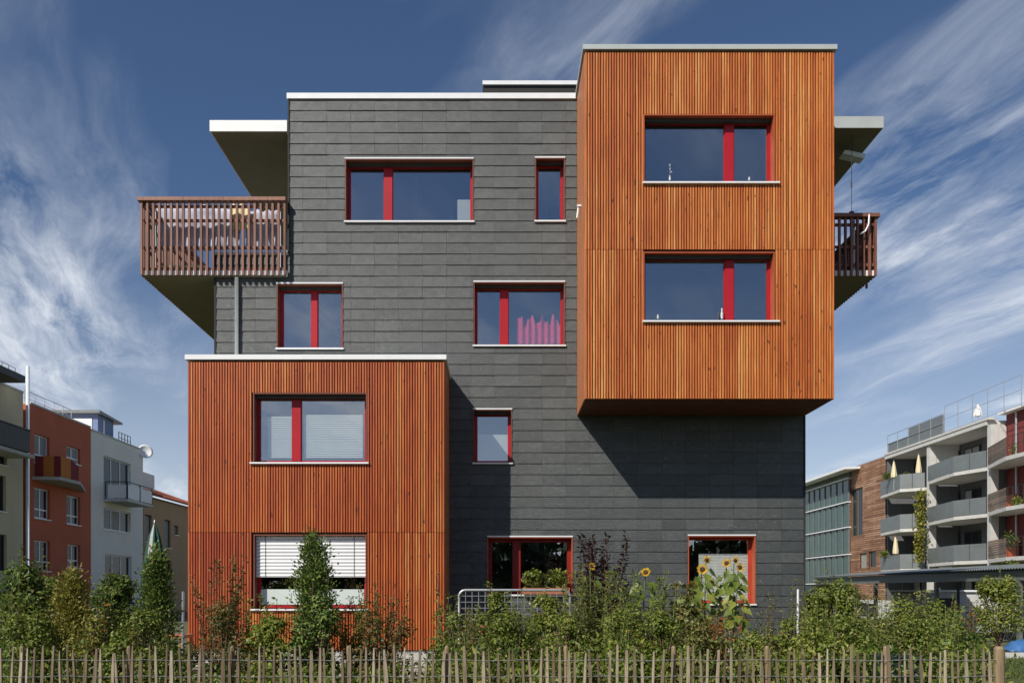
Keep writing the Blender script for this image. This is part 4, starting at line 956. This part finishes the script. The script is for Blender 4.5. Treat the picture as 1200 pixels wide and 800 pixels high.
for a in ((1040, 562, 63, 17, 9, 'leaf_dark', 'trailing plants on the top left balcony of the concrete flats'), (1062, 563, 61.4, 12, 10, 'leaf_mid', 'potted plant behind the railing bend of the top left balcony'),
          (1036, 654, 64, 14, 9, 'leaf_mid', 'green plants along the lowest left balcony of the concrete flats'), (1190, 535, 51, 10, 17, 'leaf_mid', 'leafy plant on the top board balcony of the crimson house'),
          (1184, 643, 49, 22, 21, 'leaf_dark', 'round shrub in a pot on the lowest crimson house balcony'), (1192, 595, 49, 14, 14, 'leaf_light', 'light green plant on the middle board balcony of the crimson house'),
          (1185, 668, 47, 16, 12, 'leaf_mid', 'low green plants at the foot of the lowest crimson house balcony')): trough(*a)

# ------------------------------------------------------------------ bicycle shelter and what stands under it
XS = 15.3
sh = thing('bicycle_shelter', 'long low shelter with a corrugated roof on steel posts', 'shelter', (XS, 30-CAMD, 0))
zs_ = 2.13; ya, yb2 = 24-CAMD, 41-CAMD
co = MB(); nn_ = 120
for i in range(nn_):
    a, b = ya+(yb2-ya)*i/nn_, ya+(yb2-ya)*(i+1)/nn_; m_ = (a+b)/2
    co.add([(XS-.25, a, zs_+.10), (XS-.25, m_, zs_+.15), (XS+3.6, m_, zs_+.45), (XS+3.6, a, zs_+.40)], [(0, 1, 2, 3)])
    co.add([(XS-.25, m_, zs_+.15), (XS-.25, b, zs_+.10), (XS+3.6, b, zs_+.40), (XS+3.6, m_, zs_+.45)], [(0, 1, 2, 3)])
co.build('roof', 'grey_sheet', sh)
MB().box(XS-.06, XS+.06, ya, yb2, zs_-.22, zs_+.08).build('beam', 'blue_steel', sh)
MB().box(XS+3.3, XS+3.4, ya, yb2, zs_-.05, zs_+.30).build('beam', 'blue_steel', sh)
for D in (25.05, 29.8, 34.6, 39.3):
    MB().box(XS-.06, XS+.06, D-CAMD-.06, D-CAMD+.06, 0, zs_-.225).build('post', 'blue_steel', sh)
    MB().box(XS+3.31, XS+3.39, D-CAMD-.04, D-CAMD+.04, 0, zs_-.055).build('post', 'dark_metal', sh)
    MB().box(XS+.065, XS+3.295, D-CAMD-.03, D-CAMD+.03, zs_-.12, zs_+.04).build('crossbeam', 'blue_steel', sh)
gw_ = thing('garden_wall', 'pale concrete wall with doorways behind the bicycle shelter', 'wall', (24, 30, 0))
w = MB(); mGW = lambda a, b, c: (22+c, a, b)
holed(w, mGW, 46-CAMD, 60-CAMD, 0, 1.05, [(50-CAMD, 52-CAMD, 0.05, .85)], 0, .25); w.build('wall', 'concrete_pale', gw_)
MB().mbox(mGW, 50-CAMD, 52-CAMD, .05, .85, .1, .18).build('door', 'dark_metal', gw_)
w = MB(); mGX = lambda a, b, c: (19.3+c, a, b)
g2 = thing('garden_shed', 'low pale shed with a dark opening seen under the shelter roof', 'shed', (20, 15, 0))
holed(w, lambda a, b, c: (a, 36-CAMD+c, b), 17.6, 21.6, 0, 1.55, [(18.4, 19.3, .3, 1.3)], 0, .15); w.box(17.6, 21.6, 36.15-CAMD, 38-CAMD, 0, 1.5); w.build('wall', 'concrete_pale', g2)
MB().box(18.42, 19.28, 36.10-CAMD, 36.14-CAMD, .3, 1.3).build('opening', 'dark_metal', g2)
MB().box(17.5, 21.7, 35.9-CAMD, 38.1-CAMD, 1.56, 1.64).build('roof', 'canopy_white', g2)
def bicycle(x, y, rot, mat, label):
    t = thing('bicycle', label, 'bicycle', (x, y, 0), 'bicycles parked under the shelter'); c, s = math.cos(rot), math.sin(rot)
    P = lambda a, b, o=0: (x+a*c-o*s, y+a*s+o*c, b)
    for cxw in (-.52, .52):
        mb = MB(); mb.tube([P(cxw+.33*math.cos(q), .34+.33*math.sin(q)) for q in np.linspace(0, 2*math.pi, 19)], .018, 5, False); wh = mb.build('wheel', 'black_rubber', t)
        sp = MB()
        for q in np.linspace(0, math.pi, 6)[:-1]: sp.tube([P(cxw+.32*math.cos(q), .34+.32*math.sin(q)), P(cxw-.32*math.cos(q), .34-.32*math.sin(q))], .003, 3)
        sp.build('spoke', 'galvanised', wh)
    f = MB(); bb, seat, head = (-.08, .30), (-.22, .82), (.36, .80)
    for a, b in ((bb, seat), (bb, head), (seat, (.34, .72)), ((-.52, .34), bb), ((-.52, .34), (-.20, .72)), (head, (.52, .34)), (head, (.34, .96))): f.tube([P(*a), P(*b)], .017, 6)
    f.build('frame', mat, t)
    MB().tube([P(.34, .97, -.28), P(.40, .99, -.1), P(.40, .99, .1), P(.34, .97, .28)], .013, 6).build('handlebar', 'galvanised', t)
    MB().hexa([P(-.36, .84, -.07), P(-.08, .85, -.02), P(-.08, .85, .02), P(-.36, .84, .07), P(-.36, .90, -.07), P(-.08, .89, -.02), P(-.08, .89, .02), P(-.36, .90, .07)]).build('saddle', 'black_rubber', t)
for (u, D, rot, mt, lab) in ((1150, 26.5, .25, 'galvanised', 'silver bicycle parked nearest the fence end under the shelter'), (1165, 27.6, 2.8, 'dark_metal', 'dark bicycle parked behind the silver one under the shelter'),
        (1132, 29, .5, 'crimson_render', 'red bicycle parked deeper under the shelter'), (1186, 26.8, .1, 'blue_steel', 'blue grey bicycle beside the right shelter post')):
    x, y = place(u, D); bicycle(x+.3, y, rot, mt, lab)
x, y = place(1195, 21.5)
tp = MB(); nx = 14
for i in range(nx):
    for j in range(6): tp.v.append((x-.42+1.5*i/(nx-1), y-.35+.7*j/5, .10+.30*math.sin(math.pi*min(1, i/8))*math.sin(math.pi*j/5)+.03*math.sin(i*2.3+j)))
tp.f = [(i*6+j, (i+1)*6+j, (i+1)*6+j+1, i*6+j+1) for i in range(nx-1) for j in range(5)]
tarp = tp.build_top('tarpaulin', 'blue_tarp', 'crumpled blue tarpaulin lying beyond the fence end', 'tarpaulin', (x, y, 0.05), None, True); md = tarp.modifiers.new('thick', 'SOLIDIFY'); md.thickness = .01
x, y = place(1200, 20.3)
kb = thing('concrete_edging', 'pale concrete edging strip between the lawn and the blue tarpaulin', 'edging', (x, y, 0))
for k in range(4): MB().box(x-.5+k*.9, x-.5+k*.9+.88, y-.12, y+.12, 0.0, .13+.01*(k % 2)).build('edging_stone', 'concrete_pale', kb)
x, y = place(1192, 26); pk = MB().lathe([(.05, 0), (.25, .1), (.3, .45), (.2, .7), (.02, .85)], (x+.2, y, .55), 9, .1); pk.build_top('cushion_bag', 'pale_pink', 'pale pink bag hanging on a bicycle under the shelter', 'bag', (x+.2, y, .55), None, True)
x, y = place(953, 40)
rd = thing('site_container', 'crimson panelled hut with a cream awning at the slate house corner', 'hut', (x, y, 0))
MB().box(x-.55, x+.5, y, y+1.6, 0, 1.42).build('wall', 'crimson_render', rd); MB().box(x-.12, x-.06, y-.03, y-.002, 0, 1.4).build('trim', 'dark_metal', rd)
MB().hexa([(x-.6,y-.5,1.5),(x+.2,y-.5,1.5),(x+.2,y,1.62),(x-.6,y,1.62),(x-.6,y-.5,1.58),(x+.1,y-.5,1.58),(x+.1,y,1.85),(x-.6,y,1.85)]).build('awning', 'cream_cloth', rd)

# ------------------------------------------------------------------ paling fence
FD = 10.0; FY = FD-CAMD
fx0, fx1 = (-35-584)*FD/1000, (1172-584)*FD/1000
fe = thing('paling_fence', 'split chestnut paling fence strung on wire across the garden front', 'fence', ((fx0+fx1)/2, FY, 0))
x = fx0; pk_n = 0
while x < fx1-.06:
    hh = random.uniform(.885, .995); wd = random.uniform(.013, .022)*random.choice((1, 1, 1, 1.25)); tl = random.uniform(-.017, .017); tw_ = random.uniform(-.4, .4); cv = random.uniform(-.012, .012)
    mb = MB(); n = 5
    for i in range(n):
        f = i/(n-1); sc = (1.0 if i < n-1 else random.uniform(.35, .75))*(1+random.uniform(-.1, .1))
        cxp = x+tl*f*2+cv*math.sin(f*math.pi*1.3)
        for (a, b) in ((-1, -.7), (.8, -.9), (1, .7), (-.7, .8)):
            ca, sa = math.cos(tw_), math.sin(tw_); mb.v.append((cxp+wd*sc*(a*ca-b*sa*.7), FY+wd*sc*(a*sa+b*ca*.7), hh*f-.02))
    mb.f = [(i*4+k, i*4+(k+1) % 4, (i+1)*4+(k+1) % 4, (i+1)*4+k) for i in range(n-1) for k in range(4)]+[(0, 1, 2, 3), (4*n-4, 4*n-3, 4*n-2, 4*n-1)]
    mb.build('picket', 'chestnut', fe); pk_n += 1; x += random.uniform(.078, .110)
for u in (22, 148, 270, 407, 523, 663, 790, 900, 1040):
    xp = (u-584)*FD/1000; mb = MB().tube([(xp, FY+.06, -.1), (xp+.005, FY+.06, .93), (xp+.005, FY+.06, .955)], [.030, .028, .016], 8); mb.build('post', 'post_wood', fe)
mb = MB().tube([(fx1, FY+.02, -.1), (fx1, FY+.02, .92), (fx1, FY+.02, .95)], [.062, .060, .045], 9); mb.build('post', 'post_wood', fe, label='thick round end post')
for z in (.79, .60, .25):
    for sy in (-.024, .024):
        pts = [(fx0+(fx1-fx0)*i/120, FY+sy*math.cos(i*math.pi), z+.006*math.sin(i*.7)) for i in range(121)]
        MB().tube(pts, .003, 3).build('wire', 'galvanised', fe)

# ------------------------------------------------------------------ garden
# mesh barrier
bx0, bx1 = px3(538, 0, 16.3)[0], px3(668, 0, 16.3)[0]; by = 16.3-CAMD; bt = EYE+(692-691)*.0163
ba = thing('mesh_barrier', 'galvanised mesh barrier with rounded corners in front of the ground floor window', 'barrier', ((bx0+bx1)/2, by, 0))
rad = .12; fr_ = [(bx0, by, .05), (bx0, by, bt-rad)]+[(bx0+rad-rad*math.cos(q), by, bt-rad+rad*math.sin(q)) for q in np.linspace(.3, math.pi/2, 4)]+[(bx1-rad+rad*math.sin(q), by, bt-rad+rad*math.cos(q)) for q in np.linspace(0, 1.3, 4)]+[(bx1, by, bt-rad), (bx1, by, .05)]
MB().tube(fr_, .024, 8).build('frame', 'galvanised', ba, True)
ms_ = MB()
for i in range(1, 17): x = bx0+(bx1-bx0)*i/17; ms_.tube([(x, by, .1), (x, by, bt-.02)], .0065, 4)
for i in range(1, 13): z = bt-i*.115; ms_.tube([(bx0, by+.012, z), (bx1, by+.012, z)], .0065, 4)
ms_.build('mesh', 'galvanised', ba)
# planter on the window sill
a0, a1, b0, b1 = w_wall['w10']
pt = thing('window_planter', 'terracotta trough planter on the ground floor window sill', 'planter', (PX(640), -.1, b0))
MB().hexa([(PX(613),-.22,b0+.003),(PX(666),-.22,b0+.003),(PX(666),.02,b0+.003),(PX(613),.02,b0+.003),(PX(612),-.25,b0+.15),(PX(667),-.25,b0+.15),(PX(667),.05,b0+.15),(PX(612),.05,b0+.15)]).build('trough', 'terracotta', pt)
for u, lab in ((624, 'left leafy herb in the window planter'), (653, 'right leafy herb in the window planter')):
    n = 260; x = PX(u); t = thing('potted_herb', lab, 'plant', (x, -.1, b0+.15))
    C = np.array([x, -.12, b0+.36])+unit(n)*rng.uniform(.2, 1, (n, 1))*np.array([.28, .2, .24]); ln = rng.uniform(.05, .11, n)
    MB().tube([(x, -.12, b0+.15), (x, -.12, b0+.4)], .012, 4).build('stem', 'stem_green', t); leaves_obj('foliage', 'leaf_mid', t, C, unit(n)+np.array([0, 0, .5]), unit(n)+np.array([0, 0, .6]), ln, ln*.6)
# garden plants, from the left
bush('laurel_bush', 'big dark leaved laurel bush at the left picture edge', 'bush', 18, 13.0, 100, 657, 'leaf_dark', 3400, .10, clumps=24)
bush('elder_bush', 'loose mid green bush rising behind the laurel at the left edge', 'bush', 55, 14.5, 60, 664, 'leaf_mid', 1500, .08, clumps=14)
conifer('golden_cypress', 'golden yellow feathery cypress near the left end of the fence', 84, 12.0, 66, 660, 'leaf_gold', 3000, pw=.75, basew=.9)
bush('camellia_bush', 'dark glossy rounded bush between the golden cypress and the green conifer', 'bush', 133, 13.2, 80, 671, 'leaf_dark', 2800, .09, clumps=20)
whips('yellow_rose', 'low yellow flowering rose in front of the dark rounded bush', 'rose', 128, 11.6, 66, 705, 'leaf_mid', 12, 70, .06, flowers=('petal_orange', 14, .05))
conifer('columnar_thuja', 'broad dark green columnar thuja in front of the striped parasol', 183, 12.8, 56, 636, n=4600, pw=.95, basew=.95)
whips('rose_bush', 'tall reddish rose bush in front of the lower timber bay at its left end', 'rose', 255, 12.8, 68, 650, 'leaf_rose', 16, 95, .06, hvar=.5, flowers=None)
bush('rose_thicket', 'dense bronze green rose growth at the foot of the tall rose', 'bush', 262, 12.2, 78, 705, 'leaf_rose', 1700, .06, clumps=16)
bush('hydrangea', 'low light green leafy shrub left of the slim thuja under the blind window', 'shrub', 318, 12.0, 62, 716, 'leaf_light', 1000, .085, clumps=12)
conifer('slim_thuja', 'slim dark green thuja in front of the blind window', 367, 12.2, 36, 621, n=4200, pw=.32, basew=.95, lean=.02)
bush('ground_bush', 'low dark bush around the foot of the slim thuja', 'bush', 372, 11.9, 66, 690, 'leaf_conifer', 1200, .07, clumps=12)
whips('currant_bush', 'airy brown green bush right of the slim thuja', 'bush', 448, 12.4, 76, 683, 'leaf_rose', 18, 80, .055, hvar=.5, lowleaf=.15)
bush('bronze_bush', 'dense bronze foliage at the foot of the airy bush', 'bush', 448, 12.2, 90, 705, 'leaf_rose', 1500, .06, clumps=16)
whips('tall_sapling', 'thin sapling at the right edge of the lower timber bay', 'sapling', 520, 13.0, 30, 668, 'leaf_mid', 5, 55, .065, hvar=.4, lowleaf=.25)
bush('barrier_climber', 'leafy climber covering the left half of the mesh barrier', 'climber', 586, 15.2, 58, 690, 'leaf_mid', 1500, .085, clumps=16, depth=.5)
bush('barrier_climber', 'leafy climber covering the right half of the mesh barrier', 'climber', 640, 15.0, 60, 694, 'leaf_light', 1300, .09, clumps=14, depth=.5)
whips('bramble', 'reddish bramble shoots in front of the mesh barrier', 'bramble', 556, 13.2, 44, 712, 'leaf_red', 9, 60, .055)
whips('purple_smoke_bush', 'dark purple leaved shrub with upright shoots right of the ground floor window', 'shrub', 702, 14.8, 82, 624, 'leaf_purple', 26, 210, .07, hvar=.45, lowleaf=.25)
whips('tall_willowherb', 'tall narrow leaved green stalks in front of the purple shrub', 'herb', 690, 13.4, 66, 662, 'leaf_sedge', 20, 130, .10, .2, 'stem_green', hvar=.4, lowleaf=.1)
whips('tall_willowherb', 'tall narrow leaved green stalks between the purple shrub and the sunflowers', 'herb', 752, 13.2, 70, 668, 'leaf_mid', 20, 140, .095, .25, 'stem_green', hvar=.5, lowleaf=.1)
bush('hebe_bush', 'rounded mid green bush right of the purple shrub', 'bush', 735, 12.6, 74, 702, 'leaf_mid', 1900, .06, clumps=16)
whips('red_amaranth', 'reddish flowering herb below the sunflowers', 'herb', 850, 12.6, 84, 706, 'leaf_red', 22, 80, .06, .4, 'stem_green', hvar=.5, flowers=('petal_orange', 14, .035))
bush('squash_plant', 'pale green big leaved plant left of the sunflowers', 'plant', 800, 13.4, 52, 692, 'leaf_sedge', 700, .14, clumps=12, asp=.7)
whips('young_fruit_tree', 'thin young fruit tree with sparse leaves right of the sunflower window', 'sapling', 900, 15.5, 46, 676, 'leaf_sedge', 5, 26, .06, hvar=.4, lowleaf=.45)
st_ = place(934.5, 15.8)
sk = thing('garden_stake', 'white garden stake at the right corner of the slate wall', 'stake', (*st_, 0))
MB().tube([(*st_, -.05), (st_[0]+.01, st_[1], EYE+2*.0158)], .02, 6).build('pole', 'white_metal', sk)
MB().tube([(st_[0], st_[1]-.03, .62), (st_[0]+.001, st_[1]-.03, .70)], .03, 6).build('tie', 'dark_metal', sk)
whips('staked_sapling', 'small sapling tied to the white stake', 'sapling', 931, 15.7, 30, 674, 'leaf_mid', 5, 30, .06, hvar=.3, lowleaf=.5)
whips('marigold_bed', 'low bed of orange marigolds in front of the slate wall corner', 'flowers', 893, 13.6, 60, 733, 'leaf_light', 22, 40, .05, .4, 'stem_green', hvar=.25, flowers=('petal_orange', 60, .035))
bush('green_hedge_bush', 'broad light green bush at the right corner of the slate wall', 'bush', 925, 12.6, 60, 722, 'leaf_light', 1500, .06, clumps=14)
bush('hazel_bush', 'tall rounded hazel bush before the shelter left end', 'bush', 978, 14.2, 88, 672, 'leaf_mid', 3200, .075, clumps=24)
bush('spirea_bush', 'yellow green bush in front of the middle of the shelter', 'bush', 1048, 13.4, 96, 702, 'leaf_light', 2800, .065, clumps=20)
bush('viburnum_bush', 'mid green bush left of the parked bicycles', 'bush', 1100, 14.0, 70, 700, 'leaf_mid', 1900, .07, clumps=16)
whips('bean_row', 'loose green shoots in front of the shelter post', 'shrub', 1076, 14.6, 40, 690, 'leaf_light', 10, 60, .06, hvar=.4)
bush('shelter_maple', 'yellow green young maple growing by the right shelter post', 'bush', 1168, 22.5, 66, 672, 'leaf_light', 1900, .10, clumps=18, z0=.35)
whips('dry_perennial', 'brown dry stalks left of the bicycles', 'perennial', 1132, 16, 44, 700, 'leaf_red', 10, 40, .05, hvar=.4)
for a in ((30, 11.6, 84, 703, 'leaf_mid', 1400, 'mid green bush right behind the fence at the left picture edge'), (165, 11.4, 76, 712, 'leaf_mid', 1300, 'mid green bush at the foot of the columnar thuja'),
          (105, 11.3, 60, 716, 'leaf_gold', 900, 'low yellowish bush at the foot of the golden cypress'),
          (528, 12.4, 46, 714, 'leaf_mid', 900, 'low green bush left of the mesh barrier'), (600, 12.3, 84, 716, 'leaf_mid', 1700, 'green bush in front of the left half of the mesh barrier'),
          (662, 12.4, 66, 712, 'leaf_light', 1400, 'light green bush in front of the right barrier end'), (778, 12.2, 64, 716, 'leaf_mid', 1300, 'green bush left of the squash plant by the fence'),
          (826, 12.0, 62, 724, 'leaf_sedge', 1100, 'olive green bush below the sunflowers'), (880, 12.3, 66, 738, 'leaf_light', 1100, 'low light green bush in front of the marigolds'),
          (1008, 12.2, 86, 716, 'leaf_mid', 1800, 'green bush in front of the hazel bush right side'), (1078, 11.9, 74, 716, 'leaf_mid', 1600, 'green bush just behind the fence left of the bicycles'),
          (1140, 12.6, 52, 735, 'leaf_dark', 1000, 'low dark bush behind the last fence pickets'), (958, 11.8, 60, 722, 'leaf_light', 1300, 'light green bush in front of the hazel bush left side')):
    bush('garden_bush', a[6], 'bush', a[0], a[1], a[2], a[3], a[4], a[5], .062, clumps=14)
for a in ((545, 12.0, 40, 704, 'leaf_sedge', 'loose grassy herb left of the mesh barrier', None), (618, 12.6, 50, 690, 'leaf_light', 'loose light green shoots in front of the middle of the mesh barrier', ('parasol_white', 10, .025)),
          (668, 12.8, 44, 684, 'leaf_sedge', 'tall olive herb at the right end of the mesh barrier', None), (722, 12.0, 44, 700, 'leaf_light', 'light green herb in front of the purple shrub', ('petal_yellow', 8, .03)),
          (784, 12.8, 46, 684, 'leaf_sedge', 'tall olive herb between the lone sunflower and the window', None), (838, 12.1, 50, 718, 'leaf_red', 'red stemmed herb under the sunflower leaves', ('petal_orange', 12, .03)),
          (905, 12.6, 50, 716, 'leaf_sedge', 'wispy olive herb below the young fruit tree', ('parasol_white', 10, .025)), (962, 12.4, 50, 694, 'leaf_light', 'light green shoots rising before the hazel bush', None),
          (1022, 12.7, 56, 692, 'leaf_sedge', 'wispy olive shoots right of the hazel bush', None), (1110, 12.8, 50, 704, 'leaf_light', 'light green shoots left of the parked bicycles', None),
          (20, 12.2, 60, 674, 'leaf_light', 'light green shoots in front of the laurel bush', None), (118, 12.4, 50, 684, 'leaf_gold', 'golden shoots right of the golden cypress', None),
          (300, 12.6, 50, 694, 'leaf_mid', 'green shoots at the left end of the blind window', None), (415, 12.4, 44, 696, 'leaf_light', 'light green shoots right of the slim thuja', ('parasol_white', 8, .025))):
    whips('wild_herb', a[5], 'herb', a[0], a[1], a[2], a[3], a[4], 16, 90, .055, .5, 'stem_green', hvar=.5, lowleaf=.1, flowers=a[6])
# sunflowers
def sunflower(u, v, D, face, size, label, leafn=6):
    size *= 1.05
    leafn = leafn*3
    x, y, z = px3(u, v, D); t = thing('sunflower', label, 'sunflower', (x, y, 0), 'sunflowers by the ground floor window')
    bx = x+random.uniform(-.12, .12); P = [(bx, y+.05, 0), (bx+(x-bx)*.4, y+.06, z*.5), (x, y+.06, z-.06), (x+face.x*.02, y+.03, z)]
    MB().tube(P, [.016, .013, .010, .008], 6).build('stem', 'stem_green', t, True)
    q = face.normalized().to_track_quat('Z', 'Y'); c = Vector((x, y, z))+face.normalized()*.03
    dk = MB().lathe([(.0, .012), (size*.25, .016), (size*.45, .008), (size*.48, -.008), (size*.2, -.03), (.01, -.035)], (0, 0, 0), 14)
    hd = MB().add([q @ Vector(p)+c for p in dk.v], dk.f).build('flower_head', 'seed_brown', t)
    pm = MB()
    for r_ in (0, 1):
        for k in range(15):
            a = 2*math.pi*(k+.5*r_)/15; e1 = Vector((math.cos(a), math.sin(a), 0)); e2 = Vector((-math.sin(a), math.cos(a), 0)); l0, l1 = size*.44, size*random.uniform(.85, 1.05)
            dz = random.uniform(-.01, .025); b = len(pm.v)
            for p in (e1*l0, e1*(l0+(l1-l0)*.5)+e2*size*.10+Vector((0, 0, .012)), e1*l1+Vector((0, 0, dz)), e1*(l0+(l1-l0)*.5)-e2*size*.10+Vector((0, 0, .012))):
                pm.v.append(tuple(q @ (p+Vector((0, 0, -.004*r_)))+c))
            pm.f += [(b, b+1, b+2), (b, b+2, b+3)]
    pm.build('petals', 'petal_yellow', hd)
    for k in range(leafn):
        zl_ = z*(.50+.46*k/leafn); a = k*2.4+u; d = Vector((math.cos(a), math.sin(a)*.5-.1, -.25)).normalized(); s_ = d.cross(Vector((.15*math.sin(k), -.8, .6))).normalized(); L_ = random.uniform(.13, .21)
        b0_ = Vector((x+(bx-x)*.3*(1-k/leafn), y+.055, zl_)); m_ = MB()
        pts = [b0_, b0_+d*.07, b0_+d*(.07+L_*.25)+s_*L_*.42, b0_+d*(.07+L_*.65)+s_*L_*.30-Vector((0, 0, .03)), b0_+d*(.07+L_)-Vector((0, 0, .09)), b0_+d*(.07+L_*.65)-s_*L_*.30-Vector((0, 0, .03)), b0_+d*(.07+L_*.25)-s_*L_*.42, b0_+d*(.07+L_*.5)-Vector((0, 0, .035))]
        m_.add(pts, [(1, 2, 7), (2, 3, 7), (3, 4, 7), (4, 5, 7), (5, 6, 7), (6, 1, 7)]); m_.tube([pts[0], pts[1]], .005, 4)
        m_.build('leaf', 'leaf_mid', t)
FS = lambda x, y, z: Vector((x, y, z))
for a in ((823, 667, 14.6, FS(-.2, -1, .15), .095, 'sunflower facing front at the left of the blind in the ground floor window', 7), (852, 660, 14.9, FS(-.5, -.8, .3), .085, 'sunflower turned left near the middle of the sunflower window', 7),
          (866, 665, 14.5, FS(.3, -.9, .25), .082, 'rightmost sunflower in front of the sunflower window', 7), (861, 657, 15.2, FS(.5, .5, .4), .07, 'sunflower turned away at the top right of the sunflower window', 5),
          (828, 656, 15.1, FS(.4, .8, .3), .075, 'sunflower turned away at the top left of the sunflower window', 5), (809, 685, 14.0, FS(.2, -.7, -.55), .10, 'low drooping sunflower left of the sunflower window', 6),
          (757, 671, 13.9, FS(-.3, -.9, .4), .082, 'sunflower standing alone between the purple shrub and the window', 5), (692, 664, 14.3, FS(.5, -.7, .3), .07, 'small sunflower in front of the purple shrub', 4)): sunflower(*a)
# small furniture at the left corner of the timber bay
x, y = place(211, 16.5)
tb_ = thing('garden_table', 'small orange brown garden table at the left corner of the timber bay', 'table', (x, y, 0))
MB().box(x-.5, x+.16, y-.3, y+.3, .70, .76).build('table_top', 'terracotta', tb_)
for ax in (-.46, .10):
    for ay in (-.25, .22): MB().box(x+ax, x+ax+.05, y+ay, y+ay+.05, 0, .698).build('leg', 'terracotta', tb_)
x, y = place(214, 15.0)
MB().tube([(x, y, -.05), (x+.01, y, EYE-.01)], .022, 6).build_top('garden_pole', 'galvanised', 'pale upright pole beside the left corner of the timber bay', 'pole', (x, y, 0))
# compost bin behind the fence
x, y = place(1050, 11.2)
cb = thing('compost_bin', 'dark green plastic compost bin behind the right part of the fence', 'compost bin', (x, y, 0))
MB().hexa([(x-.26,y-.2,0),(x+.26,y-.2,0),(x+.26,y+.25,0),(x-.26,y+.25,0),(x-.22,y-.17,.70),(x+.22,y-.17,.70),(x+.22,y+.21,.70),(x-.22,y+.21,.70)]).build('body', 'green_plastic', cb)
MB().box(x-.25, x+.25, y-.2, y+.24, .703, .75).build('lid', 'green_plastic', cb)
# undergrowth behind the fence, one mass nobody could count
def undergrowth():
    spots = []
    for u in range(-30, 1168, 11):
        low_ = 215 < u < 500
        for k in range(3):
            D = rng.uniform(10.5, 12.8); h = rng.uniform(.35, .62) if low_ else rng.uniform(.55, .95)
            spots.append((u+rng.uniform(-7, 7), D, h))
    for mat, sel in (('leaf_mid', 0), ('leaf_dark', 1), ('leaf_light', 2)):
        C = []; 
        for i, (u, D, h) in enumerate(spots):
            if i % 3 != sel: continue
            x, y = place(u, D); n = 62
            f = rng.uniform(0, 1, n)**.7
            p = np.column_stack([x+rng.normal(size=n)*.13*(1.2-f*.6), y+rng.normal(size=n)*.16, f*h]); C.append(p)
        C = np.concatenate(C); n = len(C); d = unit(n); d[:, 2] = np.abs(d[:, 2])+.15; ln = rng.uniform(.045, .11, n); Nn = unit(n); Nn[:, 2] += .8
        leaves_obj('undergrowth', mat, None, C, d, Nn, ln, ln*.5, kind='stuff')
undergrowth()
# lawn
def lawn(x0, x1, y0, y1, n, h):
    C = np.column_stack([rng.uniform(x0, x1, n), rng.uniform(y0, y1, n), np.zeros(n)]); d = rng.normal(size=(n, 3))*.35; d[:, 2] = 1; ln = h*rng.uniform(.5, 1.3, n)
    leaves_obj('grass', 'grass', None, C, d, unit(n), ln, np.full(n, .014), kind='stuff')
lawn(4.6, 13.5, -10.6, 0.4, 26000, .10); lawn(-8, 5, -9.4, -4.7, 12000, .12)
# wood behind the photographer: seen only as dark mirror images in the ground floor panes
n = 16000
C = np.column_stack([rng.uniform(-60, 60, n), -52+rng.normal(size=n)*2.5, rng.uniform(0, 1, n)*(7.0+1.5*np.sin(np.arange(n)*.01))])
C[:, 2] = np.abs(C[:, 2])*(0.85+.15*np.sin(C[:, 0]*.7)); ln = rng.uniform(.7, 1.5, n)
leaves_obj('far_wood', 'leaf_wood', None, C, unit(n), unit(n), ln, ln*.7, kind='stuff')
for o in SC.objects:
    if o.type == 'MESH' and o.get('kind') == 'stuff' and o.parent is None:
        o['label'] = {'undergrowth': 'leafy green undergrowth growing behind the paling fence', 'grass': 'short green grass on the garden ground', 'far_wood': 'dark belt of trees across the way'}[o.name.split('.')[0]]
        o['category'] = {'undergrowth': 'undergrowth', 'grass': 'grass', 'far_wood': 'wood'}[o.name.split('.')[0]]
print('objects', len(SC.objects), 'slats', len(allslats), 'panels', count, 'pickets', pk_n)
